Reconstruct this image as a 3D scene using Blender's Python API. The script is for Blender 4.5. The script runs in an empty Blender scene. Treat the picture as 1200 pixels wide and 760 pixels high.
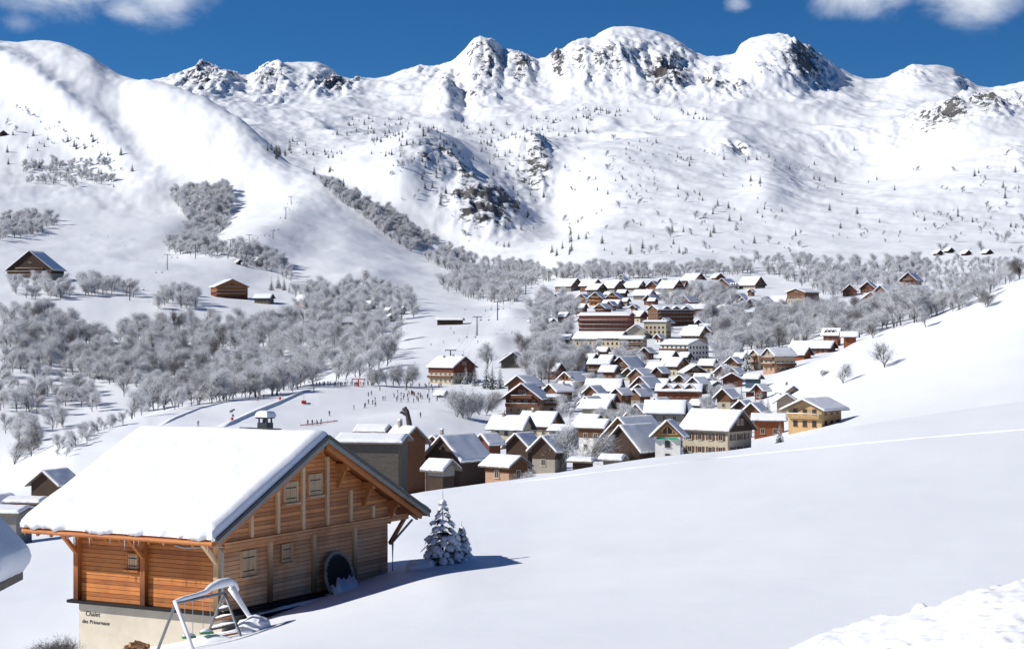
import bpy, bmesh, math, random
import numpy as np
from mathutils import Vector, Matrix
random.seed(7); RNG = np.random.default_rng(7)
SC = bpy.context.scene
COL = SC.collection
F = 2200.0; CX = 600.0; HR = 380.0      # focal length in photo pixels, principal point
R = math.radians

# ---------------------------------------------------------------- camera, light, sky
cam = bpy.data.cameras.new("camera"); cam.sensor_width = 36; cam.lens = 36 * F / 1200
cam.clip_start = 0.5; cam.clip_end = 40000
camo = bpy.data.objects.new("camera", cam); COL.objects.link(camo)
camo.location = (0, 0, 0); camo.rotation_euler = (R(90), 0, 0); SC.camera = camo
SUN_EL = 34.0; SUN_AZ = 12.0            # light travels towards +X, turned 5 deg towards +Y
ldir = Vector((math.cos(R(SUN_AZ)) * math.cos(R(SUN_EL)), math.sin(R(SUN_AZ)) * math.cos(R(SUN_EL)), -math.sin(R(SUN_EL))))
sun = bpy.data.lights.new("sun", 'SUN'); sun.energy = 4.3; sun.angle = R(0.5); sun.color = (1.0, 0.955, 0.89)
suno = bpy.data.objects.new("sun", sun); COL.objects.link(suno)
suno.rotation_euler = ldir.to_track_quat('-Z', 'Y').to_euler()
W = bpy.data.worlds.new("World"); SC.world = W; W.use_nodes = True
nt = W.node_tree; nt.nodes.clear()
def wn(t, **k):
    n = nt.nodes.new(t)
    for a, b in k.items(): setattr(n, a, b)
    return n
sky = wn('ShaderNodeTexSky', sky_type='NISHITA', sun_disc=False, sun_elevation=R(SUN_EL), sun_rotation=R(-85),
         altitude=3000, air_density=0.8, dust_density=0.0, ozone_density=4.0)
hs = wn('ShaderNodeHueSaturation'); hs.inputs['Saturation'].default_value = 1.2; hs.inputs['Value'].default_value = 0.80
mul = wn('ShaderNodeMix', data_type='RGBA', blend_type='MULTIPLY'); mul.inputs[0].default_value = 1
mul.inputs[7].default_value = (0.50, 0.76, 0.88, 1)
bg = wn('ShaderNodeBackground'); bg.inputs[1].default_value = 0.095
out = wn('ShaderNodeOutputWorld')
tc = wn('ShaderNodeTexCoord')
# wisps of cloud: noise on the sky direction, only in a few patches of sky
mp = wn('ShaderNodeMapping'); mp.inputs['Scale'].default_value = (14, 14, 24)
no = wn('ShaderNodeTexNoise'); no.inputs['Scale'].default_value = 1.6; no.inputs['Detail'].default_value = 9; no.inputs['Roughness'].default_value = 0.58; no.inputs['Distortion'].default_value = .35
nt.links.new(tc.outputs['Generated'], mp.inputs[0]); nt.links.new(mp.outputs[0], no.inputs['Vector'])
def patch(px, row, rx, ry, amp):
    d = Vector(((px - CX) / F, 1, (HR - row) / F)).normalized()
    s = wn('ShaderNodeVectorMath', operation='SUBTRACT'); s.inputs[1].default_value = d
    nt.links.new(tc.outputs['Generated'], s.inputs[0])
    m = wn('ShaderNodeVectorMath', operation='MULTIPLY'); m.inputs[1].default_value = (F / rx, F / rx, F / ry)
    nt.links.new(s.outputs[0], m.inputs[0])
    l = wn('ShaderNodeVectorMath', operation='LENGTH'); nt.links.new(m.outputs[0], l.inputs[0])
    r = wn('ShaderNodeMapRange', interpolation_type='SMOOTHSTEP')
    r.inputs['From Min'].default_value = 0.0; r.inputs['From Max'].default_value = 1.0
    r.inputs['To Min'].default_value = amp; r.inputs['To Max'].default_value = 0
    nt.links.new(l.outputs['Value'], r.inputs[0]); return r.outputs[0]
def wmath(op, a, b):
    n = wn('ShaderNodeMath', operation=op)
    for i, v in enumerate((a, b)):
        if isinstance(v, (int, float)): n.inputs[i].default_value = v
        else: nt.links.new(v, n.inputs[i])
    return n.outputs[0]
pt = None
for a in ((40, -14, 190, 62, 1.1), (195, -8, 110, 62, 1.15), (-60, -20, 140, 70, 1), (150, 10, 70, 34, .9), (1005, -12, 90, 60, 1.1), (1150, -12, 100, 62, 1.15), (862, 4, 32, 18, .95), (1260, -20, 90, 60, 1), (20, 22, 70, 30, .7)):
    q = patch(*a); pt = q if pt is None else wmath('MAXIMUM', pt, q)
cl = wmath('ADD', wmath('MULTIPLY', pt, 0.85), wmath('MULTIPLY', wmath('SUBTRACT', no.outputs[0], 0.5), 1.7))
cr = wn('ShaderNodeMapRange', interpolation_type='SMOOTHSTEP'); cr.inputs['From Min'].default_value = .22; cr.inputs['From Max'].default_value = 1.35
nt.links.new(cl, cr.inputs[0])
clf = wmath('MULTIPLY', wmath('MINIMUM', wmath('MULTIPLY', pt, 4.0), 1.0), cr.outputs[0])
mx = wn('ShaderNodeMix', data_type='RGBA'); mx.inputs[7].default_value = (8.0, 8.4, 9.0, 1)
nt.links.new(sky.outputs[0], hs.inputs['Color']); nt.links.new(hs.outputs[0], mul.inputs[6])
nt.links.new(mul.outputs[2], mx.inputs[6]); nt.links.new(clf, mx.inputs[0])
nt.links.new(mx.outputs[2], bg.inputs[0]); nt.links.new(bg.outputs[0], out.inputs[0])
SC.view_settings.view_transform = 'Standard'; SC.view_settings.look = 'None'; SC.view_settings.gamma = 1
SC.view_settings.exposure = 0.28
SC.render.engine = 'CYCLES'; SC.cycles.max_bounces = 6; SC.cycles.diffuse_bounces = 3

# ---------------------------------------------------------------- node materials
class Mat:
    """small helper round a node material"""
    def __init__(s, name, rough=.7, spec=.3, metal=0):
        s.m = bpy.data.materials.new(name); s.m.use_nodes = True; s.t = s.m.node_tree; s.t.nodes.clear()
        s.o = s.n('ShaderNodeOutputMaterial'); s.b = s.n('ShaderNodeBsdfPrincipled'); s.l(s.b.outputs[0], s.o.inputs[0])
        s.b.inputs['Roughness'].default_value = rough; s.b.inputs['Specular IOR Level'].default_value = spec; s.b.inputs['Metallic'].default_value = metal
        s.tc = s.n('ShaderNodeTexCoord')
    def n(s, t, **k):
        x = s.t.nodes.new(t)
        for a, b in k.items(): setattr(x, a, b)
        return x
    def l(s, a, b): s.t.links.new(a, b)
    def noise(s, scale, detail=5, rough=.55, vec=None, stretch=None, dist=0):
        x = s.n('ShaderNodeTexNoise'); x.inputs['Scale'].default_value = scale; x.inputs['Detail'].default_value = detail; x.inputs['Roughness'].default_value = rough; x.inputs['Distortion'].default_value = dist
        v = vec or s.tc.outputs['Object']
        if stretch:
            mp = s.n('ShaderNodeMapping'); mp.inputs['Scale'].default_value = stretch; s.l(v, mp.inputs[0]); v = mp.outputs[0]
        s.l(v, x.inputs['Vector']); return x.outputs[0]
    def ramp(s, f, stops, interp='LINEAR'):
        x = s.n('ShaderNodeValToRGB'); s.l(f, x.inputs[0]); e = x.color_ramp.elements; x.color_ramp.interpolation = interp
        while len(e) < len(stops): e.new(.5)
        for el, (p, c) in zip(e, stops): el.position = p; el.color = (*c, 1) if len(c) == 3 else c
        return x.outputs[0]
    def mix(s, f, a, b, blend='MIX'):
        x = s.n('ShaderNodeMix', data_type='RGBA', blend_type=blend)
        for sock, v in ((x.inputs[0], f), (x.inputs[6], a), (x.inputs[7], b)):
            if isinstance(v, (int, float)): sock.default_value = v
            elif isinstance(v, tuple): sock.default_value = (*v, 1)
            else: s.l(v, sock)
        return x.outputs[2]
    def math(s, op, a, b=0, c=None):
        x = s.n('ShaderNodeMath', operation=op)
        for i, v in enumerate((a, b) if c is None else (a, b, c)):
            if isinstance(v, (int, float)): x.inputs[i].default_value = v
            else: s.l(v, x.inputs[i])
        return x.outputs[0]
    def mr(s, v, a, b, c=0, d=1, smooth=True):
        x = s.n('ShaderNodeMapRange'); x.interpolation_type = 'SMOOTHSTEP' if smooth else 'LINEAR'
        for i, q in enumerate((a, b, c, d)): x.inputs[i + 1].default_value = q
        s.l(v, x.inputs[0]); return x.outputs[0]
    def color(s, c):
        if isinstance(c, tuple): s.b.inputs['Base Color'].default_value = (*c, 1)
        else: s.l(c, s.b.inputs['Base Color'])
    def bump(s, h, dist=.02, strength=1):
        x = s.n('ShaderNodeBump'); x.inputs['Distance'].default_value = dist; x.inputs['Strength'].default_value = strength
        s.l(h, x.inputs['Height']); s.l(x.outputs[0], s.b.inputs['Normal'])
def flat_mat(name, c, rough=.7, var=.12, scale=3, metal=0, spec=.3):
    m = Mat(name, rough, spec, metal); f = m.noise(scale, 5)
    m.color(m.ramp(f, [(.3, tuple(x * (1 - var) for x in c)), (.7, tuple(min(1, x * (1 + var)) for x in c))])); return m.m

# ---------------------------------------------------------------- mesh helpers
def link(name, me, mat=None, parent=None, loc=None):
    o = bpy.data.objects.new(name, me); COL.objects.link(o)
    if mat is not None:
        for m in (mat if isinstance(mat, (list, tuple)) else [mat]): me.materials.append(m)
    if parent is not None: o.parent = parent
    if loc is not None: o.location = loc
    return o
def tag(o, label=None, cat=None, group=None, kind=None):
    for k, v in (('label', label), ('category', cat), ('group', group), ('kind', kind)):
        if v: o[k] = v
    return o
def empty(name, loc, rz=0, **k):
    o = bpy.data.objects.new(name, None); COL.objects.link(o); o.location = loc; o.rotation_euler = (0, 0, rz); o.empty_display_size = .2
    return tag(o, **k)
class MB:
    """collects verts and faces, builds one mesh object"""
    def __init__(s): s.v = []; s.f = []; s.mi = []
    def add(s, vs, fs, mi=0):
        b = len(s.v); s.v += [tuple(v) for v in vs]; s.f += [tuple(i + b for i in f) for f in fs]; s.mi += [mi] * len(fs); return s
    def box(s, c, d, rz=0, mi=0, M=None):
        x, y, z = (q / 2 for q in d); vs = [Vector((sx * x, sy * y, sz * z)) for sx in (-1, 1) for sy in (-1, 1) for sz in (-1, 1)]
        if rz: 
            m = Matrix.Rotation(rz, 3, 'Z'); vs = [m @ v for v in vs]
        if M: vs = [M @ v for v in vs]
        c = Vector(c); return s.add([v + c for v in vs], [(0, 1, 3, 2), (4, 6, 7, 5), (0, 4, 5, 1), (2, 3, 7, 6), (0, 2, 6, 4), (1, 5, 7, 3)], mi)
    def bar(s, a, b, w, h=None, mi=0, up=(0, 0, 1)):
        """rectangular bar from a to b"""
        a = Vector(a); b = Vector(b); h = h or w; d = (b - a).normalized(); up = Vector(up)
        if abs(d.dot(up)) > .98: up = Vector((1, 0, 0))
        sd = d.cross(up).normalized(); u = sd.cross(d).normalized()
        vs = [p + sd * w / 2 * i + u * h / 2 * j for p in (a, b) for i, j in ((-1, -1), (1, -1), (1, 1), (-1, 1))]
        return s.add(vs, [(3, 2, 1, 0), (4, 5, 6, 7), (0, 1, 5, 4), (1, 2, 6, 5), (2, 3, 7, 6), (3, 0, 4, 7)], mi)
    def tube(s, pts, r, n=6, mi=0, cap=True):
        pts = [Vector(p) for p in pts]; rs = r if isinstance(r, (list, tuple)) else [r] * len(pts); b = len(s.v); fs = []
        for i, p in enumerate(pts):
            d = (pts[min(i + 1, len(pts) - 1)] - pts[max(i - 1, 0)]).normalized(); up = Vector((0, 0, 1)) if abs(d.z) < .9 else Vector((1, 0, 0))
            sd = d.cross(up).normalized(); u = sd.cross(d)
            for k in range(n):
                a = 2 * math.pi * k / n; s.v.append(tuple(p + (sd * math.cos(a) + u * math.sin(a)) * rs[i]))
        for i in range(len(pts) - 1):
            for k in range(n): fs.append((b + i * n + k, b + i * n + (k + 1) % n, b + (i + 1) * n + (k + 1) % n, b + (i + 1) * n + k))
        if cap: fs.append(tuple(b + k for k in range(n))[::-1]); fs.append(tuple(b + (len(pts) - 1) * n + k for k in range(n)))
        s.f += fs; s.mi += [mi] * len(fs); return s
    def prism(s, poly, a, b, mi=0):
        """poly: list of points (3D) for one face, extruded by vector b-a"""
        d = Vector(b) - Vector(a); n = len(poly); vs = [Vector(p) for p in poly] + [Vector(p) + d for p in poly]
        return s.add(vs, [tuple(range(n))[::-1], tuple(range(n, 2 * n))] + [(i, (i + 1) % n, (i + 1) % n + n, i + n) for i in range(n)], mi)
    def mesh(s, name):
        me = bpy.data.meshes.new(name); me.from_pydata(s.v, [], s.f); me.update()
        if any(s.mi): me.polygons.foreach_set('material_index', s.mi)
        return me
    def build(s, name, mat=None, parent=None, loc=None, smooth=False, fix=True):
        me = s.mesh(name)
        if fix:
            bm = bmesh.new(); bm.from_mesh(me); bmesh.ops.recalc_face_normals(bm, faces=bm.faces); bm.to_mesh(me); bm.free()
        if smooth: me.polygons.foreach_set('use_smooth', [True] * len(me.polygons))
        return link(name, me, mat, parent, loc)
def copy_tree(o, parent=None):
    c = o.copy(); COL.objects.link(c)
    if parent is not None: c.parent = parent
    for ch in CH.get(o, None) or list(o.children): copy_tree(ch, c)
    return c
CH = {}

# ---------------------------------------------------------------- noise in numpy
def _hash(ix, iy, seed):
    h = (ix.astype(np.int64) * 374761393 + iy.astype(np.int64) * 668265263 + seed * 982451653) & 0xffffffff
    h = ((h ^ (h >> 13)) * 1274126177) & 0xffffffff
    return ((h ^ (h >> 16)) & 0xffff) / 65535.0
def vnoise(x, y, seed=0):
    ix = np.floor(x); iy = np.floor(y); fx = x - ix; fy = y - iy
    u = fx ** 3 * (fx * (fx * 6 - 15) + 10); v = fy ** 3 * (fy * (fy * 6 - 15) + 10)
    a = _hash(ix, iy, seed); b = _hash(ix + 1, iy, seed); c = _hash(ix, iy + 1, seed); d = _hash(ix + 1, iy + 1, seed)
    return (a * (1 - u) + b * u) * (1 - v) + (c * (1 - u) + d * u) * v - .5
def fbm(x, y, oct=5, seed=0, gain=.5, ridged=False):
    t = 0; a = 1
    for i in range(oct):
        n = vnoise(x, y, seed + i * 17)
        t = t + a * ((.5 - np.abs(n) * 2) if ridged else n); a *= gain
        x, y = (x * 1.6 - y * 1.2) * 1.02 + 13.7, (x * 1.2 + y * 1.6) * 1.02 - 7.3
    return t
# ---------------------------------------------------------------- terrain: one height field laid out on rays round the viewpoint
def KN(s, d=None):
    """'px:row@depth ...' -> arrays"""
    P = []
    for t in s.split():
        a, b = t.split(':'); b, *c = b.split('@'); P.append((float(a), float(b), float(c[0]) if c else d))
    return np.array(P)
RINGS = [ # (sample count towards the next ring, smoothing in px, knots)
 (8, 20, KN('-400:1626 1600:1626', 3)),
 (14, 20, KN('-400:960 0:950 600:930 900:925 1200:905 1600:880', 12)),
 (14, 20, KN('-400:900 0:850 300:835 600:815 900:800 1200:782 1600:750', 30)),
 (24, 20, KN('-400:870 0:815 300:785 600:752 900:722 1200:692 1600:660', 45)),
 (20, 14, KN('-400:810 0:785 90:768 180:755 262:735 330:716 400:698 462:683 520:672 620:665 900:632 1200:600 1600:560', 70)),
 (24, 20, KN('-400:760 0:728 90:715 262:675 462:630 620:616 900:578 1200:543 1600:500', 100)),
 (8, 16, KN('-400:690 0:660 90:650 200:635 300:620 400:600 480:577 540:570 600:562 660:552 700:546 760:537 800:532 850:529 900:521 950:511 1000:499 1050:491 1100:484 1150:477 1200:470 1600:420', 200)),
 (8, 16, KN('-400:650 0:638 90:625 200:612 300:602 400:595 500:597 600:592 700:580 800:572 900:558 1000:538 1100:520 1200:500 1600:450', 250)),
 (14, 16, KN('-400:640 0:615 100:600 200:592 300:588 400:583 500:585 600:580 700:570 800:562 900:552 1000:527 1100:508 1200:488 1600:430', 300)),
 (14, 16, KN('-400:600 0:586 100:566 200:548 300:538 400:538 480:545 560:545 620:538 700:534 800:530 900:516 1000:490 1100:462 1200:434 1600:360', 430)),
 (14, 12, KN('-400:590 0:574 80:535 100:532 200:512 300:506 400:506 470:508 530:513 600:518 700:513 800:510 900:498 1000:462 1100:424 1200:386 1600:290', 520)),
 (14, 8, KN('-400:600@600 0:550@600 80:512@570 150:492@620 200:481@650 300:476@650 400:478@650 500:480@650 560:482@650 600:479@650 700:475@650 800:474@650 900:462@650 950:434@650 1000:399@650 1050:382@650 1100:366@650 1150:346@650 1200:322@650 1600:190@650')),
 (14, 8, KN('-400:590@800 0:560@800 80:535@760 150:502@760 180:482@740 260:465@740 300:461@760 360:451@790 400:447@800 450:448@800 500:452@800 600:447@800 700:447@800 800:446@800 900:434@800 950:422@800 1000:412@800 1100:377@800 1200:338@800 1600:215@800')),
 (16, 14, KN('-400:500 0:500 80:500 150:490 200:480 260:474 320:464 380:448 420:438 460:432 500:431 600:424 700:421 800:421 900:413 1000:392 1100:368 1200:345 1600:265', 950)),
 (18, 16, KN('-400:420 0:425 100:432 200:432 300:424 400:412 500:398 600:394 700:389 800:389 900:382 1000:370 1100:352 1200:336 1600:280', 1150)),
 (18, 16, KN('-400:320 0:340 100:345 200:352 300:362 400:370 500:366 600:366 700:355 800:354 900:350 1000:342 1100:334 1200:322 1600:275', 1400)),
 (26, 14, KN('-400:285 0:308 100:315 200:320 300:332 400:340 500:347 560:352 600:345 650:338 700:331 800:328 900:327 1000:325 1100:320 1200:308 1600:260', 1700)),
 (30, 10, KN('-400:235@2100 0:262@2100 100:270@2100 200:275@2080 300:282@2060 400:300@2050 480:312@2050 530:318@2050 580:328@2050 620:332@2050 660:318@2050 700:307@2050 800:300@2050 900:300@2050 1000:297@2050 1100:290@2050 1200:285@2050 1600:245@2050')),
 (64, 8, KN('-400:185@2700 0:205@2700 100:212@2700 200:222@2600 300:235@2450 340:243@2350 400:262@2250 430:275@2230 470:290@2220 520:305@2200 570:323@2180 620:330@2110 660:314@2110 700:303@2110 800:297@2110 900:297@2110 1000:293@2110 1100:286@2110 1200:280@2110 1600:240@2110')),
 (14, 3, KN('-400:30@3800 0:50@3600 72:50@3500 90:55@3450 105:63@3400 125:80@3350 140:90@3300 170:93@3200 200:100@3100 240:116@3000 280:140@2900 310:166@2800 340:193@2700 380:212@2600 430:236@2500 470:262@2400 520:298@2300 570:320@2250 620:328@2200 660:310@2180 700:297@2180 800:292@2180 900:288@2180 1000:286@2180 1100:280@2180 1200:272@2180 1600:235@2180')),
 (20, 10, KN('-400:80@4100 0:95@3950 75:95@3850 140:125@3600 200:130@3400 280:170@3200 340:222@3000 430:262@2800 520:306@2600 570:310@2500 620:305@2400 700:283@2350 800:277@2350 900:274@2350 1000:270@2350 1100:264@2350 1200:256@2350 1600:220@2350')),
 (40, 12, KN('-400:90@4500 0:100@4300 140:120@4000 200:132@3800 280:160@3600 340:195@3400 400:220@3300 430:235@3200 500:262@3000 560:270@2900 620:272@2850 700:245@2800 800:240@2800 900:237@2800 1000:232@2800 1100:226@2800 1200:215@2800 1600:190@2800')),
 (44, 14, KN('-400:100@4900 0:110@4700 200:118@4300 300:140@4150 400:165@3900 430:172@3850 500:188@3700 560:196@3600 620:205@3500 700:190@3500 800:185@3500 900:185@3500 1000:188@3500 1100:172@3500 1200:155@3500 1600:130@3500')),
 (60, 10, KN('-400:110@5100 0:110@5000 200:106@4850 250:108@4800 300:114@4800 400:125@4700 500:132@4650 600:130@4600 700:128@4600 800:122@4600 900:122@4500 1000:126@4500 1100:128@4500 1200:120@4500 1600:100@4500')),
 (10, 1.5, KN('-400:110 140:108 200:95 215:87 240:80 252:79 275:88 292:92 308:90 318:84 330:79 350:75 372:74 385:78 400:85 425:92 440:92 455:89 470:84 490:80 515:79 530:74 548:62 556:52 568:51 581:53 590:60 600:59 606:66 615:66 630:71 645:73 652:70 663:58 672:52 681:46 698:45 705:38 718:31 735:30 755:33 775:38 790:45 805:54 818:60 830:65 845:67 862:66 867:55 880:48 900:48 918:49 932:51 945:60 955:68 975:78 1000:92 1015:95 1042:93 1055:85 1070:78 1100:77 1118:81 1128:91 1145:100 1165:104 1180:101 1200:97 1600:80', 5600)),
 (6, 20, KN('-400:260 1600:220', 6400)),
 (0, 20, KN('-400:420 1600:420', 9000)),
]
px_cols = np.concatenate([np.linspace(-3500, -420, 40), np.arange(-400, 1600.1, 2.0), np.linspace(1620, 4700, 40)])
NC = len(px_cols)
def gsm(a, s):
    k = int(max(1, s * 2 / 2.0)); w = np.exp(-np.arange(-k, k + 1) ** 2 / (2 * (s / 2.0) ** 2 + 1e-6)); w /= w.sum()
    return np.convolve(np.pad(a, k, mode='edge'), w, mode='valid')
rr = []; dd = []
for n, s, K in RINGS:
    r = np.interp(px_cols, K[:, 0], K[:, 1]); d = np.interp(px_cols, K[:, 0], K[:, 2])
    core = slice(40, NC - 40); r[core] = gsm(r[core], s); d[core] = gsm(d[core], 25)
    rr.append(r); dd.append(d)
rr = np.array(rr); dd = np.array(dd)
for k in range(1, len(rr)): dd[k] = np.maximum(dd[k], dd[k - 1] * 1.012)
ld = np.log(dd)
# pchip of row over log depth, per column
h = np.diff(ld, axis=0); dl = np.diff(rr, axis=0) / h; m = np.zeros_like(rr)
w1 = 2 * h[1:] + h[:-1]; w2 = h[1:] + 2 * h[:-1]; same = dl[1:] * dl[:-1] > 0
with np.errstate(divide='ignore', invalid='ignore'):
    m[1:-1] = np.where(same, (w1 + w2) / (w1 / dl[:-1] + w2 / dl[1:]), 0)
m[0] = dl[0]; m[-1] = dl[-1]
TD = []; TR = []
for k, (n, s, K) in enumerate(RINGS[:-1]):
    n = int(n * 1.5) if k > 18 else n
    for i in range(n):
        t = i / n; TD.append(np.exp(ld[k] + t * h[k]))
        h00 = 2 * t ** 3 - 3 * t ** 2 + 1; h10 = t ** 3 - 2 * t ** 2 + t; h01 = -2 * t ** 3 + 3 * t ** 2; h11 = t ** 3 - t ** 2
        TR.append(h00 * rr[k] + h10 * h[k] * m[k] + h01 * rr[k + 1] + h11 * h[k] * m[k + 1])
TD.append(dd[-1]); TR.append(rr[-1])
TD = np.array(TD); TR = np.array(TR); NR = len(TD)
PX = np.broadcast_to(px_cols, TD.shape)
TX = (PX - CX) / F * TD; TZ = (HR - TR) / F * TD; TY = TD
def sst(a, b, x): t = np.clip((x - a) / (b - a), 0, 1); return t * t * (3 - 2 * t)
# land forms: (px, depth, radius across in m, radius in depth in m, height in m)
for px, dp, ra, rb, hh in [
    (505, 590, 18, 34, 3.2), (668, 1020, 12, 60, -3),
    (585, 1100, 12, 70, 3), (604, 1100, 9, 60, -2), (600, 1350, 12, 90, 4.0), (640, 1400, 14, 80, -2),
    (300, 2000, 36, 260, 9), (430, 1800, 30, 200, 8), (395, 1950, 30, 220, 6), (350, 2300, 38, 200, 9), (250, 2250, 26, 260, -14)]:
    x0 = (px - CX) / F * dp
    TZ += hh * np.exp(-((TX - x0) / ra) ** 2 - ((TY - dp) / rb) ** 2)
# mountain masses, plus a bowl mound and dip added to shape its shade: (px, row, rx px, ry px, height m)
def sst(a, b, x): t = np.clip((x - a) / (b - a), 0, 1); return t * t * (3 - 2 * t)
KD = np.interp(px_cols, RINGS[19][2][:, 0], RINGS[19][2][:, 2])[None, :]
BEH = sst(250, 700, TD - KD)
def blob(px, row, rx, ry, m=None): return np.exp(-((PX - px) / rx) ** 2 - ((TR - row) / ry) ** 2) * (sst(2300, 2700, TD) if (px < 230 and row > 84) else BEH)
for px, row, rx, ry, hh in [(472, 234, 80, 42, 102), (150, 190, 40, 20, -10), (250, 150, 30, 20, -10), (580, 250, 50, 22, 26), (622, 182, 30, 18, 35), (500, 195, 60, 22, 30), (655, 240, 44, 40, -34), (450, 220, 30, 25, -15),
        (1120, 150, 70, 22, 40), (560, 62, 26, 26, 20), (690, 80, 50, 30, 25), (800, 90, 30, 30, -25), (900, 75, 32, 26, 30), (955, 95, 26, 22, -20),
        (520, 110, 16, 20, 40), (543, 120, 14, 20, -20), (400, 92, 20, 12, -20), (330, 92, 20, 14, 20), (245, 95, 20, 14, 14), (1000, 190, 90, 40, -30), (860, 165, 26, 14, 16), (730, 190, 70, 30, 12), (900, 215, 26, 40, 14), (1090, 100, 30, 14, 10)]:
    TZ += hh * blob(px, row, rx, ry)
dl_ = ((PX - 0) * (198 - 78) - (TR - 78) * 165) / math.hypot(165, 120)      # distance to the line of a secondary ridge on the left mountain
TZ += 26 * np.exp(-(dl_ / 24) ** 2) * sst(215, 130, PX) * sst(-60, 0, PX) * sst(2300, 2600, TD) * (1 - sst(3350, 3500, TD)) * (1 + .5 * fbm(TX / 60, TY / 120, 3, 19))
# rock outcrops (px, row, rx, ry, amount)
rock = np.zeros_like(TZ)
for px, row, rx, ry, am in [(715, 75, 62, 30, .75), (780, 82, 34, 30, 1), (745, 60, 40, 16, .6), (570, 80, 24, 26, .8), (610, 80, 16, 20, .85), (525, 100, 24, 26, .7), (560, 110, 20, 14, .7),
        (388, 98, 30, 12, 1), (318, 102, 22, 14, .9), (240, 98, 36, 18, .9), (415, 96, 16, 8, .7), (940, 75, 30, 24, .95), (905, 90, 30, 14, .7), (850, 110, 40, 10, .75), (960, 90, 20, 12, .6),
        (1110, 150, 42, 17, 1), (1155, 140, 36, 14, .95), (1190, 125, 20, 12, .8), (1190, 185, 20, 16, .7), (1090, 165, 26, 8, .6), (565, 262, 44, 20, 1.1), (592, 246, 26, 18, 1.05), (630, 200, 24, 22, .95), (525, 226, 36, 12, .9), (548, 240, 30, 10, .9),
        (612, 212, 24, 12, .8), (475, 238, 26, 12, .6), (500, 244, 18, 10, .7), (862, 175, 22, 7, .85), (930, 205, 28, 18, .45), (1065, 90, 20, 8, .55), (655, 78, 12, 16, .9), (830, 90, 22, 20, .7), (490, 82, 24, 8, .5), (1130, 96, 12, 6, .5), (985, 165, 60, 16, .25), (1050, 160, 40, 14, .4)]:
    rock = np.maximum(rock, am * blob(px, row, rx * 1.15, ry * 1.15))
far = sst(1900, 2600, TD); mid = sst(260, 500, TD) * (1 - far); vfar = sst(3300, 4300, TD)
fadeS = 1 - 0.75 * np.exp(-((TD - 5600) / 90.0) ** 2)
TZ += far * (12 * fbm(TX / 420, TY / 420, 5, 3) + 5 * fbm(TX / 90, TY / 120, 4, 9)) * np.where(TD > 5650, 0, fadeS)
TZ += vfar * 24 * (fbm(TX / 300, TY / 420, 5, 21, .5, True) - .3) * fadeS * (TD < 5660)
wx = fbm(TX / 150, TY / 300, 3, 77) * 60; craw = .8 * fbm((TX + wx) / 75, TY / 420, 3, 31, .55, True) + .45 * fbm(TX / 26, TY / 60, 4, 35, .6, True)
gul = fbm((TX + .3 * TY + 40 * fbm(TX / 200, TY / 300, 2, 90)) / 48, TY / 190, 4, 91, .55)
TZ += sst(2150, 2500, TD) * (1 - sst(5200, 5500, TD)) * (3.2 * gul + 1.3 * fbm(TX / 16, TY / 40, 3, 92))
craw = craw + .35 * vfar * fbm(TX / 34, TY / 700, 3, 93, .6, True)
TZ += rock * (16 + 20 * vfar) * craw * np.where(np.abs(TD - 5600) < 90, .55, 1)
TZ += mid * (2.4 * fbm(TX / 70, TY / 80, 4, 5) * sst(500, 1300, TD) + .55 * fbm(TX / 22, TY / 26, 4, 6))
TZ += sst(1500, 1900, TD) * (1 - far) * 3 * fbm(TX / 60, TY / 90, 4, 8)
near = 1 - sst(180, 300, TD)
TZ += near * (.22 * fbm(TX / 14, TY / 16, 3, 41) + .03 * fbm(TX / 2.2, TY / 2.6, 2, 43) * sst(25, 60, TD)) * sst(5, 20, TD)
TR = HR - TZ / TD * F        # rows the vertices really have
TRmin = np.minimum.accumulate(TR, axis=0)
def _col(px):
    j = np.searchsorted(px_cols, px) - 1; j = int(min(max(j, 0), NC - 2)); t = (px - px_cols[j]) / (px_cols[j + 1] - px_cols[j]); return j, min(max(t, 0), 1)
def height(x, y):
    px = CX + F * x / y; j, t = _col(px)
    a = np.interp(y, TD[:, j], TZ[:, j]); b = np.interp(y, TD[:, j + 1], TZ[:, j + 1]); return float(a * (1 - t) + b * t)
def ground(px, row, dmin=60):
    """point where the ray through a photo pixel first meets the snow beyond dmin"""
    j, t = _col(px); j = j if t < .5 else j + 1
    c = TR[:, j]; d = TD[:, j]; ok = np.where((c <= row) & (d > dmin))[0]
    if len(ok) == 0: return None
    i = int(ok[0]); i0 = max(i - 1, 0)
    if d[i0] < dmin or c[i0] <= row: D = d[i]
    else: D = d[i0] + (d[i] - d[i0]) * (c[i0] - row) / (c[i0] - c[i] + 1e-9)
    x = (px - CX) / F * D; return Vector((x, D, height(x, D)))
def at(px, D, dz=0):
    x = (px - CX) / F * D; return Vector((x, D, height(x, D) + dz))

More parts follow.
